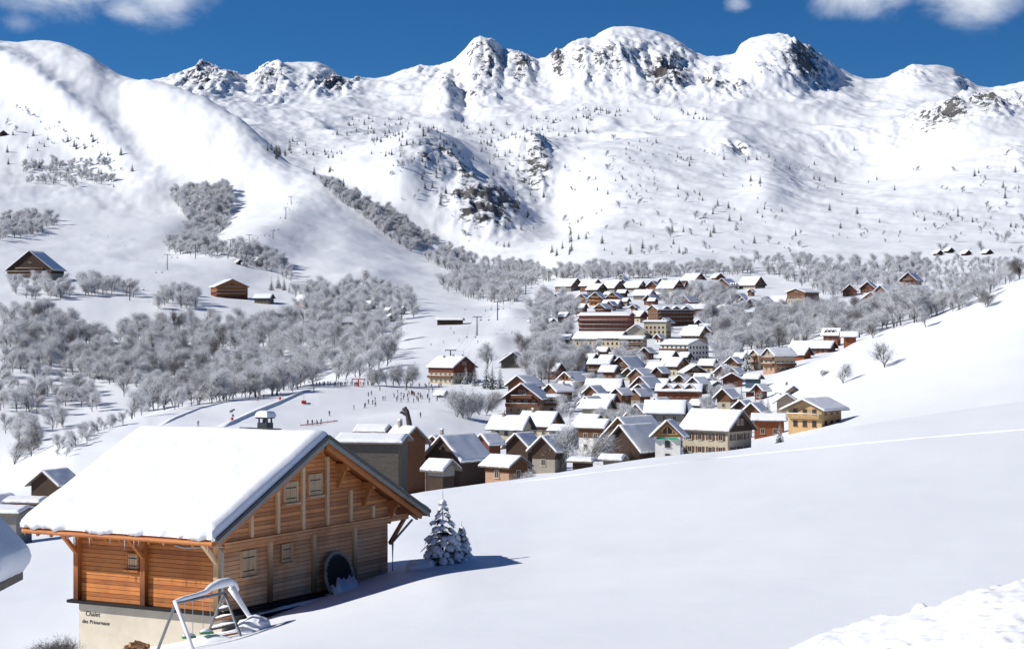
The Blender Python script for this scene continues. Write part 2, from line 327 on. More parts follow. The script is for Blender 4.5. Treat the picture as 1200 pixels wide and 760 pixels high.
sn = Mat('snow', .55, .35)
geo = sn.n('ShaderNodeNewGeometry'); att = sn.n('ShaderNodeAttribute', attribute_name='rock')
P = geo.outputs['Position']
big = sn.noise(.006, 5, .5, P); fine = sn.noise(.045, 9, .72, P, stretch=(1, .7, 1.3)); crag = sn.noise(.017, 8, .7, P)
sep = sn.n('ShaderNodeSeparateXYZ'); sn.l(geo.outputs['Normal'], sep.inputs[0])
steep = sn.math('SUBTRACT', 1.0, sep.outputs[2])
rk = sn.math('ADD', sn.math('MULTIPLY', att.outputs['Fac'], .62), sn.math('ADD', sn.math('MULTIPLY', sn.math('SUBTRACT', fine, .5), 1.9), sn.math('MULTIPLY', sn.math('SUBTRACT', steep, .35), .55)))
rk = sn.math('MULTIPLY', sn.mr(rk, .36, .48), sn.mr(att.outputs['Fac'], .15, .3))
rcol = sn.ramp(crag, [(.3, (.045, .045, .05)), (.55, (.11, .105, .10)), (.78, (.22, .20, .18))])
scol = sn.ramp(big, [(.3, (.80, .83, .88)), (.7, (.86, .88, .91))])
sn.color(sn.mix(rk, scol, rcol))
spk = sn.noise(.9, 6, .6, P); spk2 = sn.noise(.05, 6, .6, P)
bmp = sn.math('ADD', sn.math('MULTIPLY', spk, .03), sn.math('MULTIPLY', spk2, .5))
bmp = sn.math('ADD', bmp, sn.math('MULTIPLY', rk, sn.math('MULTIPLY', fine, 5)))
sn.bump(bmp, 1.0, .42)
M_SNOW_G = sn.m
idx = np.arange(NR * NC).reshape(NR, NC)
me = bpy.data.meshes.new('snow_ground')
vs = np.stack([TX, TY, TZ], -1).reshape(-1, 3).astype(np.float32)
q = np.stack([idx[:-1, :-1], idx[:-1, 1:], idx[1:, 1:], idx[1:, :-1]], -1).reshape(-1, 4)
me.vertices.add(len(vs)); me.vertices.foreach_set('co', vs.ravel())
me.loops.add(q.size); me.loops.foreach_set('vertex_index', q.ravel().astype(np.int32))
me.polygons.add(len(q)); me.polygons.foreach_set('loop_start', np.arange(0, q.size, 4, dtype=np.int32)); me.polygons.foreach_set('loop_total', np.full(len(q), 4, np.int32))
me.update(calc_edges=True); me.polygons.foreach_set('use_smooth', np.ones(len(q), bool))
a_ = me.attributes.new('rock', 'FLOAT', 'POINT'); a_.data.foreach_set('value', rock.ravel().astype(np.float32))
tag(link('snow_ground', me, M_SNOW_G), kind='structure')
# ---------------------------------------------------------------- materials for timber, render, metal
def wood_mat(name, base, dark, grey=None, board=.15, greyz=None, rough=.6, axis=2, knots=True):
    m = Mat(name, rough, .3); o = m.tc.outputs['Object']; sp = m.n('ShaderNodeSeparateXYZ'); m.l(o, sp.inputs[0])
    z = m.math('DIVIDE', sp.outputs[axis], board); fl = m.math('FLOOR', z); fr = m.math('FRACT', z)
    wnz = m.n('ShaderNodeTexWhiteNoise', noise_dimensions='1D'); m.l(fl, wnz.inputs['W'])
    st = (1.2, 1.2, 14) if axis == 2 else ((14, 1.2, 1.2) if axis == 0 else (1.2, 14, 1.2))
    g = m.noise(1.6, 6, .6, stretch=st, dist=.4); g2 = m.noise(.7, 4, .5)
    f = m.math('ADD', m.math('MULTIPLY', wnz.outputs['Value'], .55), m.math('MULTIPLY', g, .75))
    c = m.ramp(f, [(.25, dark), (.55, tuple((a + b) / 2 for a, b in zip(base, dark))), (.95, base)])
    if grey:
        gf = m.mr(g2, .3, .7)
        if greyz: gf = m.math('MULTIPLY', m.mr(sp.outputs[2], greyz[1], greyz[0]), m.math('ADD', m.math('MULTIPLY', gf, .5), .5))
        gc = m.ramp(m.math('ADD', m.math('MULTIPLY', wnz.outputs['Value'], .4), m.math('MULTIPLY', g, .6)), [(.2, tuple(x * .6 for x in grey)), (.8, grey)])
        c = m.mix(gf, c, gc)
    gap = m.math('SUBTRACT', 1.0, m.mr(m.math('ABSOLUTE', m.math('SUBTRACT', fr, .5)), .42, .5))
    c = m.mix(gap, tuple(x * .25 for x in dark), c)
    blot = m.noise(.55, 6, .65, stretch=(1, 1, .5)); c = m.mix(m.mr(blot, .42, .68, 0, .55), c, m.mix(1.0, c, (.55, .45, .40), 'MULTIPLY'))
    m.color(c); m.bump(m.math('ADD', m.math('MULTIPLY', gap, -.8), m.math('MULTIPLY', g, .3)), .02, .9); return m.m
M_WSIDE = wood_mat('larch_boards', (.62, .235, .065), (.27, .085, .026), board=.16)
M_WGAB = wood_mat('weathered_larch_boards', (.80, .32, .10), (.36, .13, .045), grey=(.74, .50, .31), greyz=(.2, 4.2), board=.16)
M_POST = wood_mat('larch_beam', (.58, .22, .065), (.36, .12, .035), board=30)
M_POSTL = wood_mat('pale_larch_post', (.80, .58, .35), (.60, .40, .22), board=30)
M_SHUT = wood_mat('pale_shutter_boards', (.70, .50, .30), (.48, .31, .17), board=.12, axis=0)
M_SHUTY = wood_mat('pale_shutter_boards_side', (.70, .50, .30), (.48, .31, .17), board=.12, axis=1)
M_GREYB = wood_mat('grey_verge_board', (.30, .30, .28), (.14, .15, .145), board=30)
M_DKTIMB = wood_mat('dark_wet_timber', (.10, .085, .07), (.03, .027, .024), board=30)
M_IRON = flat_mat('black_iron', (.02, .02, .022), .5)
M_ZINC = flat_mat('zinc', (.30, .32, .33), .45, .1, 4, .6)
M_DMET = flat_mat('dark_sheet_metal', (.055, .06, .065), .45, .15, 4, .3)
def render_mat(name, c):
    m = Mat(name, .9, .1); a = m.noise(1.1, 6, .6); b = m.noise(12, 4, .6)
    m.color(m.ramp(a, [(.25, tuple(x * .82 for x in c)), (.6, c), (.85, tuple(min(1, x * 1.06) for x in c))])); m.bump(b, .01, .5); return m.m
M_REND = render_mat('cream_render', (.60, .54, .44))
rs = Mat('roof_snow', .6, .3); a_ = rs.noise(.8, 4, .5); rs.color(rs.ramp(a_, [(.3, (.82, .845, .885)), (.7, (.87, .885, .91))])); rs.bump(rs.noise(3.5, 5, .55), .03, .5); M_SNOW = rs.m
ice = Mat('ice', .08, .5); ice.color((.85, .92, .97)); ice.b.inputs['Transmission Weight'].default_value = .6; M_ICE = ice.m

def snow_slab(name, pts, thick, parent, nu=24, nv=24, edge=.35, lump=.06, seed=0, ragged=0, mat=None, droop=0.0):
    """thick snow lying on the quad pts=(a,b,c,d), rounded at its edges; one closed mesh"""
    a, b, c, d = [Vector(p) for p in pts]; me = MB(); top = []; bot = []
    lu = ((b - a).length + (c - d).length) / 2; lv = ((d - a).length + (c - b).length) / 2
    nrm = (b - a).cross(d - a).normalized(); nrm = nrm if nrm.z > 0 else -nrm
    def warp(t, L): # denser near the edges
        return t if L < 3 * edge else .5 - .5 * math.cos(math.pi * t) if False else t
    us = sorted(set([i / nu for i in range(nu + 1)] + [.3 * edge / lu, .1 * edge / lu, edge / lu, 1 - .3 * edge / lu, 1 - .1 * edge / lu, 1 - edge / lu]))
    vs = sorted(set([i / nv for i in range(nv + 1)] + [.3 * edge / lv, .1 * edge / lv, edge / lv, 1 - .3 * edge / lv, 1 - .1 * edge / lv, 1 - edge / lv]))
    us = [u for u in us if 0 <= u <= 1]; vs = [v for v in vs if 0 <= v <= 1]
    U, V = np.meshgrid(us, vs, indexing='ij'); N1 = fbm(U * lu / 1.3 + seed * 7.1, V * lv / 1.3, 3, seed + 5); N2 = fbm(U * lu / .35 + seed, V * lv / .35, 2, seed + 50)
    for i, u in enumerate(us):
        for j, v in enumerate(vs):
            p = (a * (1 - u) + b * u) * (1 - v) + (d * (1 - u) + c * u) * v
            e = min(u * lu, (1 - u) * lu, v * lv, (1 - v) * lv) / edge
            k = math.sqrt(max(0, 1 - (1 - min(1, e)) ** 2)) if e < 1 else 1
            t = thick * (.12 + .88 * k) + lump * float(N1[i, j]) * 2 * (.4 + .6 * k)
            rg = 0
            if ragged and v * lv < edge * 1.05: rg = ragged * float(N2[i, j]) * 1.6 * (1 - v * lv / (edge * 1.05))
            q = p + nrm * max(.02, t); q = q + (a - d).normalized() * rg + Vector((0, 0, -1)) * (droop * max(0, 1 - v * lv / edge) * (.5 + abs(float(N2[i, j]))))
            top.append(q); bot.append(p)
    n, mm = len(us), len(vs); vsx = top + bot; off = n * mm; fs = []
    for i in range(n - 1):
        for j in range(mm - 1):
            k = i * mm + j; fs.append((k, k + mm, k + mm + 1, k + 1)); fs.append((off + k, off + k + 1, off + k + mm + 1, off + k + mm))
    for i in range(n - 1):
        for j in (0, mm - 1):
            k = i * mm + j; fs.append((k, off + k, off + k + mm, k + mm))
    for j in range(mm - 1):
        for i in (0, n - 1):
            k = i * mm + j; fs.append((k, k + 1, off + k + 1, off + k))
    me.add(vsx, fs); return me.build(name, mat or M_SNOW, parent, smooth=True)

# ---------------------------------------------------------------- the timber chalet in front
Z0 = -10.26; XG = 10.9; YL = 6.79; XR = 5.45; SL = .474; ZR = 5.95; EL = -1.3; ER = 12.75; V0 = -.8; V1 = 8.26
chalet = empty('chalet', (-10.35, 67.0, Z0), R(61), label='large timber chalet with thick snow on its roof in the foreground', cat='chalet')
C = chalet
def zr(x): return ZR - abs(x - XR) * SL          # top of the roof deck
def zu(x): return zr(x) - .24                     # underside
b = MB(); t = .12                                  # gable wall, front
b.prism([(0, 0, 0), (XG, 0, 0), (XG, 0, zu(XG)), (XR, 0, zu(XR)), (0, 0, zu(0))], (0, 0, 0), (0, t, 0)); b.build('gable_wall', M_WGAB, C)
b = MB(); b.prism([(0, YL - t, 0), (XG, YL - t, 0), (XG, YL - t, zu(XG)), (XR, YL - t, zu(XR)), (0, YL - t, zu(0))], (0, 0, 0), (0, t, 0)); b.build('gable_wall', M_WGAB, C)
b = MB(); b.box((t / 2, YL / 2, zu(0) / 2), (t, YL - 2 * t - .01, zu(0) - .01)); b.build('side_wall', M_WSIDE, C)
b = MB(); b.box((XG - t / 2, YL / 2, zu(0) / 2), (t, YL - 2 * t - .01, zu(0) - .01)); b.build('side_wall', M_WSIDE, C)
b = MB(); b.box((XG / 2, YL / 2, -1.66), (XG - .1, YL - .1, 3.1)); base = b.build('rendered_base', M_REND, C)
b = MB(); b.box((-.12, YL / 2, -.06), (.34, YL + .5, .11)); b.box((XG / 2, -.14, -.1), (XG + .1, .3, .14)); b.build('sill_beam', M_DKTIMB, C)
# roof
b = MB(); b.prism([(XR, V0, ZR), (EL, V0, zr(EL)), (EL, V0, zr(EL) - .16), (XR, V0, ZR - .18)], (0, 0, 0), (0, V1 - V0, 0))
b.prism([(XR, V0, ZR), (XR, V0, ZR - .18), (ER, V0, zr(ER) - .16), (ER, V0, zr(ER))], (0, 0, 0), (0, V1 - V0, 0)); roof = b.build('roof', M_POST, C)
for s, xe in ((-1, EL), (1, ER)):
    b = MB(); b.prism([(XR, V0 - .06, ZR + .07), (xe - s * 0 + s * .05, V0 - .06, zr(xe) + .04), (xe + s * .05, V0 - .06, zr(xe) - .19), (XR, V0 - .06, ZR - .2)], (0, 0, 0), (0, .055, 0)); b.build('verge_board', M_GREYB, roof)
    b = MB(); b.prism([(XR, V0 - .1, ZR + .12), (xe + s * .08, V0 - .1, zr(xe) + .1), (xe + s * .08, V0 - .1, zr(xe) - .02), (XR, V0 - .1, ZR - .01)], (0, 0, 0), (0, .28, 0)); b.build('verge_flashing', M_DMET, roof)
    b = MB(); b.bar((XR + s * .12, V0 + .16, ZR - .34), (xe - s * .3, V0 + .16, zr(xe - s * .3) - .30), .1, .2); b.build('barge_rafter', M_POST, roof)
b = MB(); b.box((EL - .03, (V0 + V1) / 2, zr(EL) - .12), (.05, V1 - V0, .22)); b.build('fascia', M_POST, roof)
# rafters under both eaves, purlins out of the gable
for i in range(13):
    y = V0 + .5 + i * .66
    for s, xe, xw in ((-1, EL, .0), (1, ER, XG)):
        b = MB(); b.bar((xe - s * .05, y, zr(xe) - .26), (xw - s * .0, y, zr(xw) - .26), .09, .16); b.build('rafter', M_POST, roof)
for x in (0.0, 1.85, 3.65, XR, 7.25, 9.05, XG):
    b = MB(); zz = zu(x) - .14 - (.1 if x == XR else 0); b.bar((x, V0 + .25, zz), (x, .0 if x else V1 - .3, zz), .2, .26); b.build('purlin', M_POST, C)
for x in (7.25, 9.05, XG):
    b = MB(); zz = zu(x) - .2; b.bar((x, V0 + .45, zz - .05), (x, -.04, zz - .75), .12, .14); b.build('brace', M_POST, C)
b = MB(); b.bar((-.1, -.1, 2.36), (XG + 1.3, -.1, 2.36), .18, .24); b.build('cross_beam', M_WGAB, C)
b = MB(); b.bar((XG + 1.15, -.1, 2.3), (XG, -.1, 1.35), .12, .14); b.build('brace', M_POST, C)
for x in (2.8, 5.6, 8.4): b = MB(); b.box((x, -.06, 1.12), (.2, .11, 2.23)); b.build('post', M_POSTL, C)
for x in (1.65, 3.27, 4.88, 6.49, 8.1, 9.7):
    h = zu(x) - .05 - 2.5; h = h - (.65 if x > 7 else 0); b = MB(); b.box((x, -.06, 2.49 + h / 2), (.17, .11, h)); b.build('post', M_POSTL, C)
for y, mt in ((.12, M_POSTL), (3.48, M_POST), (YL - .12, M_POST)):
    b = MB(); b.box((-.11, y, 1.5), (.2, .22, 3.0)); b.build('post', mt, C)
    b = MB(); b.bar((-.15, y, 1.75), (-1.05, y, 2.62), .13, .15, up=(0, 1, 0)); b.build('brace', mt, C)
    b = MB(); b.bar((-.1, y, 2.72), (-1.15, y, 2.72), .15, .16); b.build('bracket', M_POST, C)
b = MB(); b.bar((-1.0, V0 + .2, 2.55 + .02), (-1.0, V1 - .2, 2.55 + .02), .16, .16); b.build('eaves_purlin', M_POST, C)
# shutters
def shutter(c, w, h, face):
    x, y, z = c; b = MB(); e = empty_child = None
    if face == 'g':
        b.box((x, -.035, z), (w, .06, h)); s = b.build('shutter', M_SHUT, C)
        for zz in (-.28, .28): q = MB(); q.box((x, -.075, z + zz * h), (w * .86, .015, .035)); q.build('hinge_strap', M_IRON, s)
        q = MB()
        for sx in (-1, 1): q.box((x + sx * (w / 2 + .04), -.045, z), (.07, .085, h + .14))
        q.box((x, -.045, z + h / 2 + .04), (w, .085, .07)); q.box((x, -.09, z - h / 2 - .05), (w + .24, .2, .08)); q.build('frame', M_SHUT, s)
    else:
        b.box((-.035, y, z), (.06, w, h)); s = b.build('shutter', M_SHUTY, C)
        for zz in (-.28, .28): q = MB(); q.box((-.075, y, z + zz * h), (.015, w * .86, .035)); q.build('hinge_strap', M_IRON, s)
        q = MB()
        for sx in (-1, 1): q.box((-.045, y + sx * (w / 2 + .04), z), (.085, .07, h + .14))
        q.box((-.045, y, z + h / 2 + .04), (.085, w, .07)); q.box((-.09, y, z - h / 2 - .05), (.2, w + .24, .08)); q.build('frame', M_WSIDE, s)
shutter((1.5, 0, 1.56), .78, .86, 'g'); shutter((3.83, 0, 1.68), .56, .62, 'g'); shutter((4.1, 0, 4.08 - .15), .74, .70, 'g'); shutter((5.70, 0, 4.1), .76, .74, 'g'); shutter((0, 4.05, 1.55), .44, .5, 's')
# gutter, downpipe, icicles
b = MB(); b.tube([(EL - .12, V0 + .1, zr(EL) - .14), (EL - .12, V1 - .1, zr(EL) - .14)], .075, 8); b.build('gutter', M_POST, roof)
b = MB(); b.tube([(EL - .1, 1.0, zr(EL) - .26), (EL + .1, .75, zr(EL) - .36), (-.16, -.16, 2.38), (-.16, -.16, 2.2), (-.16, -.16, .05)], .045, 8); b.build('downpipe', M_ZINC, C)
b = MB(); b.tube([(XG + 1.4, -.3, 2.2), (XG + .12, -.16, 1.4), (XG + .12, -.16, -.2)], .05, 8); b.build('downpipe', M_ZINC, C)
rnd = random.Random(3)
for i in range(20):
    y = V0 + .2 + rnd.random() * (V1 - V0 - .4); L = .06 + .4 * rnd.random() ** 2.5; b = MB(); b.tube([(EL - .14, y, zr(EL) - .17), (EL - .14, y, zr(EL) - .17 - L)], [.02, .003], 5); b.build('icicle', M_ICE, roof)
# snow on the roof
snow_slab('roof_snow', [(EL - .12, V1 + .02, zr(EL) + .005), (EL - .12, V0 - .02, zr(EL) + .005), (XR + .1, V0 - .02, ZR + .01), (XR + .1, V1 + .02, ZR + .01)], .44, roof, 80, 50, .38, .03, 1, ragged=.13, droop=.1)
snow_slab('roof_snow', [(ER + .05, V0 - .05, zr(ER) + .005), (ER + .05, V1, zr(ER) + .005), (XR - .1, V1, ZR + .01), (XR - .1, V0 - .05, ZR + .01)], .24, roof, 40, 40, .3, .04, 2, ragged=.05)
# chimney behind the ridge
cx, cy = XR + .45, -0.8 + 3.16 + .1
b = MB(); b.box((cx, cy, ZR + .08), (.44, .44, .8)); chim = b.build('chimney', M_DMET, C)
b = MB()
for sx in (-1, 1):
    for sy in (-1, 1): b.box((cx + sx * .17, cy + sy * .17, ZR + .56), (.05, .05, .18))
b.box((cx, cy, ZR + .67), (.54, .54, .05)); b.tube([(cx, cy, ZR + .48), (cx, cy, ZR + .62)], .11, 10); b.build('cowl', M_DMET, chim)
snow_slab('snow_cap', [(cx - .33, cy - .33, ZR + .696), (cx + .29, cy - .33, ZR + .696), (cx + .29, cy + .29, ZR + .696), (cx - .29, cy + .29, ZR + .696)], .24, chim, 8, 8, .14, .03, 3)
b = MB(); b.prism([(XR + .05, cy - 1.0, ZR + .3), (XR + .9, cy - 1.0, ZR + .02), (XR + .9, cy - 1.0, ZR - .1), (XR + .05, cy - 1.0, ZR + .2)], (0, 0, 0), (0, 1.95, 0)); b.build('flashing', M_DMET, roof)
# name painted on the render
def letters(txt, size, y, z, parent):
    cu = bpy.data.curves.new('lettering', 'FONT'); cu.body = txt; cu.size = size; cu.extrude = .004; cu.shear = .15; cu.space_character = 1.06
    o = bpy.data.objects.new('tmp', cu); COL.objects.link(o); bpy.context.view_layer.update()
    me = bpy.data.meshes.new_from_object(o.evaluated_get(bpy.context.evaluated_depsgraph_get())); bpy.data.objects.remove(o)
    w = max(v.co.x for v in me.vertices) - min(v.co.x for v in me.vertices)
    me.transform(Matrix(((0, 0, -1, .04), (-1, 0, 0, y), (0, 1, 0, z), (0, 0, 0, 1)))); me.materials.clear()
    link('lettering', me, M_IRON, parent); return w
letters('Chalet', .25, 6.42, -.60, base); letters('des Prioureaux', .205, 6.58, -.88, base)

# round netted hoop leaning on the gable
hoop = empty('trampoline', C.matrix_basis @ Vector((6.8, -.62, -.42)), R(61), label='round black netted trampoline with pale rim leaning on the chalet gable, snow inside', cat='trampoline')
Rr = .92; tl = Matrix.Rotation(R(-12), 3, 'X')
def hp(a, r, d): return tl @ Vector((r * math.cos(a), d, r * math.sin(a) + Rr + .05))
b = MB(); b.tube([hp(2 * math.pi * i / 40, Rr, 0) for i in range(41)], .07, 8); b.build('rim', flat_mat('weathered_rim', (.26, .25, .22), .7), hoop, smooth=True)
b = MB(); b.add([hp(2 * math.pi * i / 40, Rr - .03, .0) for i in range(40)] + [hp(2 * math.pi * i / 40, Rr - .03, .03) for i in range(40)], [tuple(range(40))[::-1], tuple(range(40, 80))] + [(i, (i + 1) % 40, (i + 1) % 40 + 40, i + 40) for i in range(40)]); b.build('net', flat_mat('black_net', (.012, .013, .014), .8), hoop)
for i in range(28):
    a = 2 * math.pi * i / 28; b = MB(); b.tube([hp(a, Rr, -.02), hp(a, Rr - .13, -.02)], .014, 5); b.build('spring', M_ZINC, hoop)
b = MB(); n = 16; vs_ = []; top_ = []
for i in range(n + 1):
    a = R(200) + R(140) * i / n; zt = -.10 + .08 * math.sin(i * 2.3) + .05 * math.sin(i * 5.1)
    vs_.append(hp(a, Rr - .05, -.06)); p = hp(a, Rr - .05, -.06); top_.append(tl @ Vector((p.x, -.2 - .18 * math.sin(math.pi * i / n), Rr + .05 + zt if 2 < i < n - 2 else p.z + .05)))
vs2 = [tl @ Vector((v.x, -.4 - .1 * math.sin(math.pi * i / n), -.05)) for i, v in enumerate(vs_)]
fs_ = []; m_ = n + 1
for i in range(n): fs_ += [(i, i + 1, m_ + i + 1, m_ + i), (m_ + i, m_ + i + 1, 2 * m_ + i + 1, 2 * m_ + i)]
b.add([v + Vector((0, 0.02, 0)) for v in vs_] + top_ + vs2, fs_ + [tuple([0, m_, 2 * m_]), (n, 2 * m_ + n, m_ + n)]); 
tk = b.build('snow_heap', M_SNOW, hoop, smooth=True)
sd = tk.modifiers.new('thickness', 'SOLIDIFY'); sd.thickness = .08

# timber stacked along the foot of the gable
for i, (x0, x1, y0, z0, sn_) in enumerate([(.9, 6.1, -.45, -.34, .05), (5.9, 10.9, -.42, -.22, .06), (1.6, 6.3, -.8, -.66, .1), (7.9, 10.7, -.62, -.42, .1), (7.6, 9.6, -.85, -.62, .12), (4.6, 6.4, -1.1, -.80, .12)]):
    e = empty('timber_beam', C.matrix_basis @ Vector((x0, y0, z0)), R(61), label=['dark beam along the gable foot nearest the swing', 'dark beam along the gable foot beyond the trampoline', 'snowy lower beam beside the ladder of the swing', 'short snowy plank right of the trampoline', 'lowest snowy plank right of the trampoline', 'snowy plank stub left of the trampoline'][i], cat='timber', group='timber stacked along the gable foot')
    b = MB(); b.box(((x1 - x0) / 2, 0, 0), (x1 - x0, .26, .2)); b.build('beam', M_DKTIMB, e)
    snow_slab('snow', [(.1, -.12, .101), (x1 - x0 - .1, -.12, .101), (x1 - x0 - .1, .12, .101), (.1, .12, .101)], sn_, e, 24, 4, .08, .05, i)
e = empty('water_butt', C.matrix_basis @ Vector((XG + .28, -.45, -.9)), 0, label='dark barrel at the far corner of the chalet gable', cat='barrel')
b = MB(); b.tube([(0, 0, 0), (0, 0, .4), (0, 0, .85)], [.26, .3, .27], 16); b.build('barrel', M_DKTIMB, e, smooth=False); b = MB(); b.tube([(0, 0, .85), (0, 0, .9)], .3, 16); b.build('lid', M_DMET, e)

# ---------------------------------------------------------------- swing frame
def PP(px, row, D): return Vector(((px - CX) / F * D, D, (HR - row) / F * D))
A = PP(206, 706, 60.6); B = PP(263, 694, 63.2)
sw = empty('swing_frame', at(232, 61.8), 0, label='snow covered swing frame with ladder legs in front of the chalet', cat='swing'); O = sw.location
def L(p): return Vector(p) - O
M_GALV = flat_mat('galvanised_tube', (.22, .22, .23), .4, .15, 5, .5)
b = MB(); b.tube([L(A), L(B)], .055, 8); b.build('crossbar', M_GALV, sw)
feet = [(A, 180, 61.2), (A, 229, 59.9), (B, 237, 63.6), (B, 284, 62.4), (PP(272, 690, 63.6), 304, 64.2)]
for tp, px, D in feet:
    f = at(px, D, -.15); b = MB(); b.tube([L(tp), L(f)], .05, 8); lg = b.build('leg', M_GALV, sw)
    d = (Vector(f) - Vector(tp)); q = MB(); mid_ = [L(tp + d * k) + Vector((-.02, -.05, .06)) for k in (.0, .3, .6, .97)]
    if px in (229, 304): q.tube(mid_, [.07, .06, .065, .05] if px == 229 else [.14, .10, .08, .13], 8); q.build('snow', M_SNOW, lg, smooth=True)
fa = at(237, 63.6, -.15); fb = at(284, 62.4, -.15)
for k in range(1, 5):
    t_ = .16 + k * .17; p = B + (fa - B) * t_; q_ = B + (fb - B) * t_; b = MB(); b.bar(L(p), L(q_), .05, .07); rg = b.build('rung', M_DKTIMB if k % 2 else M_POST, sw)
    sb = (p + q_) / 2; b = MB(); b.tube([L(p) + Vector((.03, 0, .08)), L(sb) + Vector((0, 0, .10)), L(q_) + Vector((-.03, 0, .08))], [.02, .04 + .012 * (k % 2), .02], 8); b.build('snow', M_SNOW, rg, smooth=True)
b = MB(); d = B - A; b.tube([L(A + d * k) + Vector((0, 0, z)) for k, z in ((-.04, .06), (.15, .1), (.4, .12), (.6, .16), (.72, .28), (.9, .34), (1.08, .34), (1.2, .22), (1.27, .0))], [.04, .075, .07, .085, .12, .16, .15, .13, .09], 10); b.build('snow', M_SNOW, sw, smooth=True)
for k, m_ in ((.18, .8), (.34, .8), (.55, .7), (.7, .7)):
    p = A + d * k; b = MB(); b.tube([L(p), L(p) - Vector((0, 0, m_ * 1.45))], .012, 5); b.build('rope', M_ZINC, sw)
M_GREEN = flat_mat('green_plastic', (.06, .32, .10), .4)
for k0 in (.26, .62):
    p = A + d * k0; b = MB(); b.box(L(p) - Vector((0, 0, 1.2)), (.45, .2, .06), rz=.4); st_ = b.build('swing_seat', M_GREEN, sw)
    b = MB(); c0 = L(p) - Vector((0, 0, 1.16)); b.tube([c0 - Vector((.18, .08, 0)), c0 + Vector((0, 0, .04)), c0 + Vector((.18, .08, 0))], [.04, .08, .04], 8); b.build('snow', M_SNOW, st_, smooth=True)
# snow heap at the foot of the frame
def heap(name, c, rx, ry, rz, seed, label, cat, mat=None, grp=None):
    bm = bmesh.new(); bmesh.ops.create_icosphere(bm, subdivisions=4, radius=1)
    for v in bm.verts:
        n = float(fbm(np.array([v.co.x * 1.7 + seed]), np.array([v.co.y * 1.7 + v.co.z]), 3, seed)[0]); v.co *= 1 + .35 * n; v.co = Vector((v.co.x * rx, v.co.y * ry, v.co.z * rz))
    me = bpy.data.meshes.new(name); bm.to_mesh(me); bm.free(); me.polygons.foreach_set('use_smooth', [True] * len(me.polygons))
    return tag(link(name, me, mat or M_SNOW, None, c), label, cat, grp)
heap('snow_heap', at(298, 63.6, .05), .55, .5, .42, 4, 'rounded heap of snow right of the swing ladder', 'snow heap')
heap('snow_heap', at(252, 62.3, -.1), .9, .5, .32, 9, 'low lumpy snow heap under the swing ladder', 'snow heap')
# firewood
M_BARK = flat_mat('firewood', (.28, .15, .075), .85, .5, 6); rnd = random.Random(5)
for i in range(16):
    px = 142 + rnd.random() * 34; D = 66.2 - rnd.random() * .8; p = at(px, D, -.02 + .10 * rnd.random() + (.32 * max(0, 1 - abs(px - 160) / 18)))
    e = tag(MB().tube([(-.2, 0, 0), (.2, 0, .03)], .07 + .03 * rnd.random(), 6).build('firewood_log', M_BARK, None, p), 'split firewood log in the heap at the foot of the cream wall', 'log', 'firewood heaped by the chalet'); e.rotation_euler = (rnd.random(), rnd.random() * .5, rnd.random() * 3)
for i in range(6):
    px = 98 + rnd.random() * 12; D = 67.6 - rnd.random() * .5; p = at(px, D, .05 + .1 * rnd.random())
    e = tag(MB().tube([(-.18, 0, 0), (.18, 0, .02)], .08, 6).build('firewood_log', M_BARK, None, p), 'split log in the small heap at the left end of the cream wall', 'log', 'small heap of logs by the chalet corner'); e.rotation_euler = (rnd.random(), rnd.random() * .5, rnd.random() * 3)

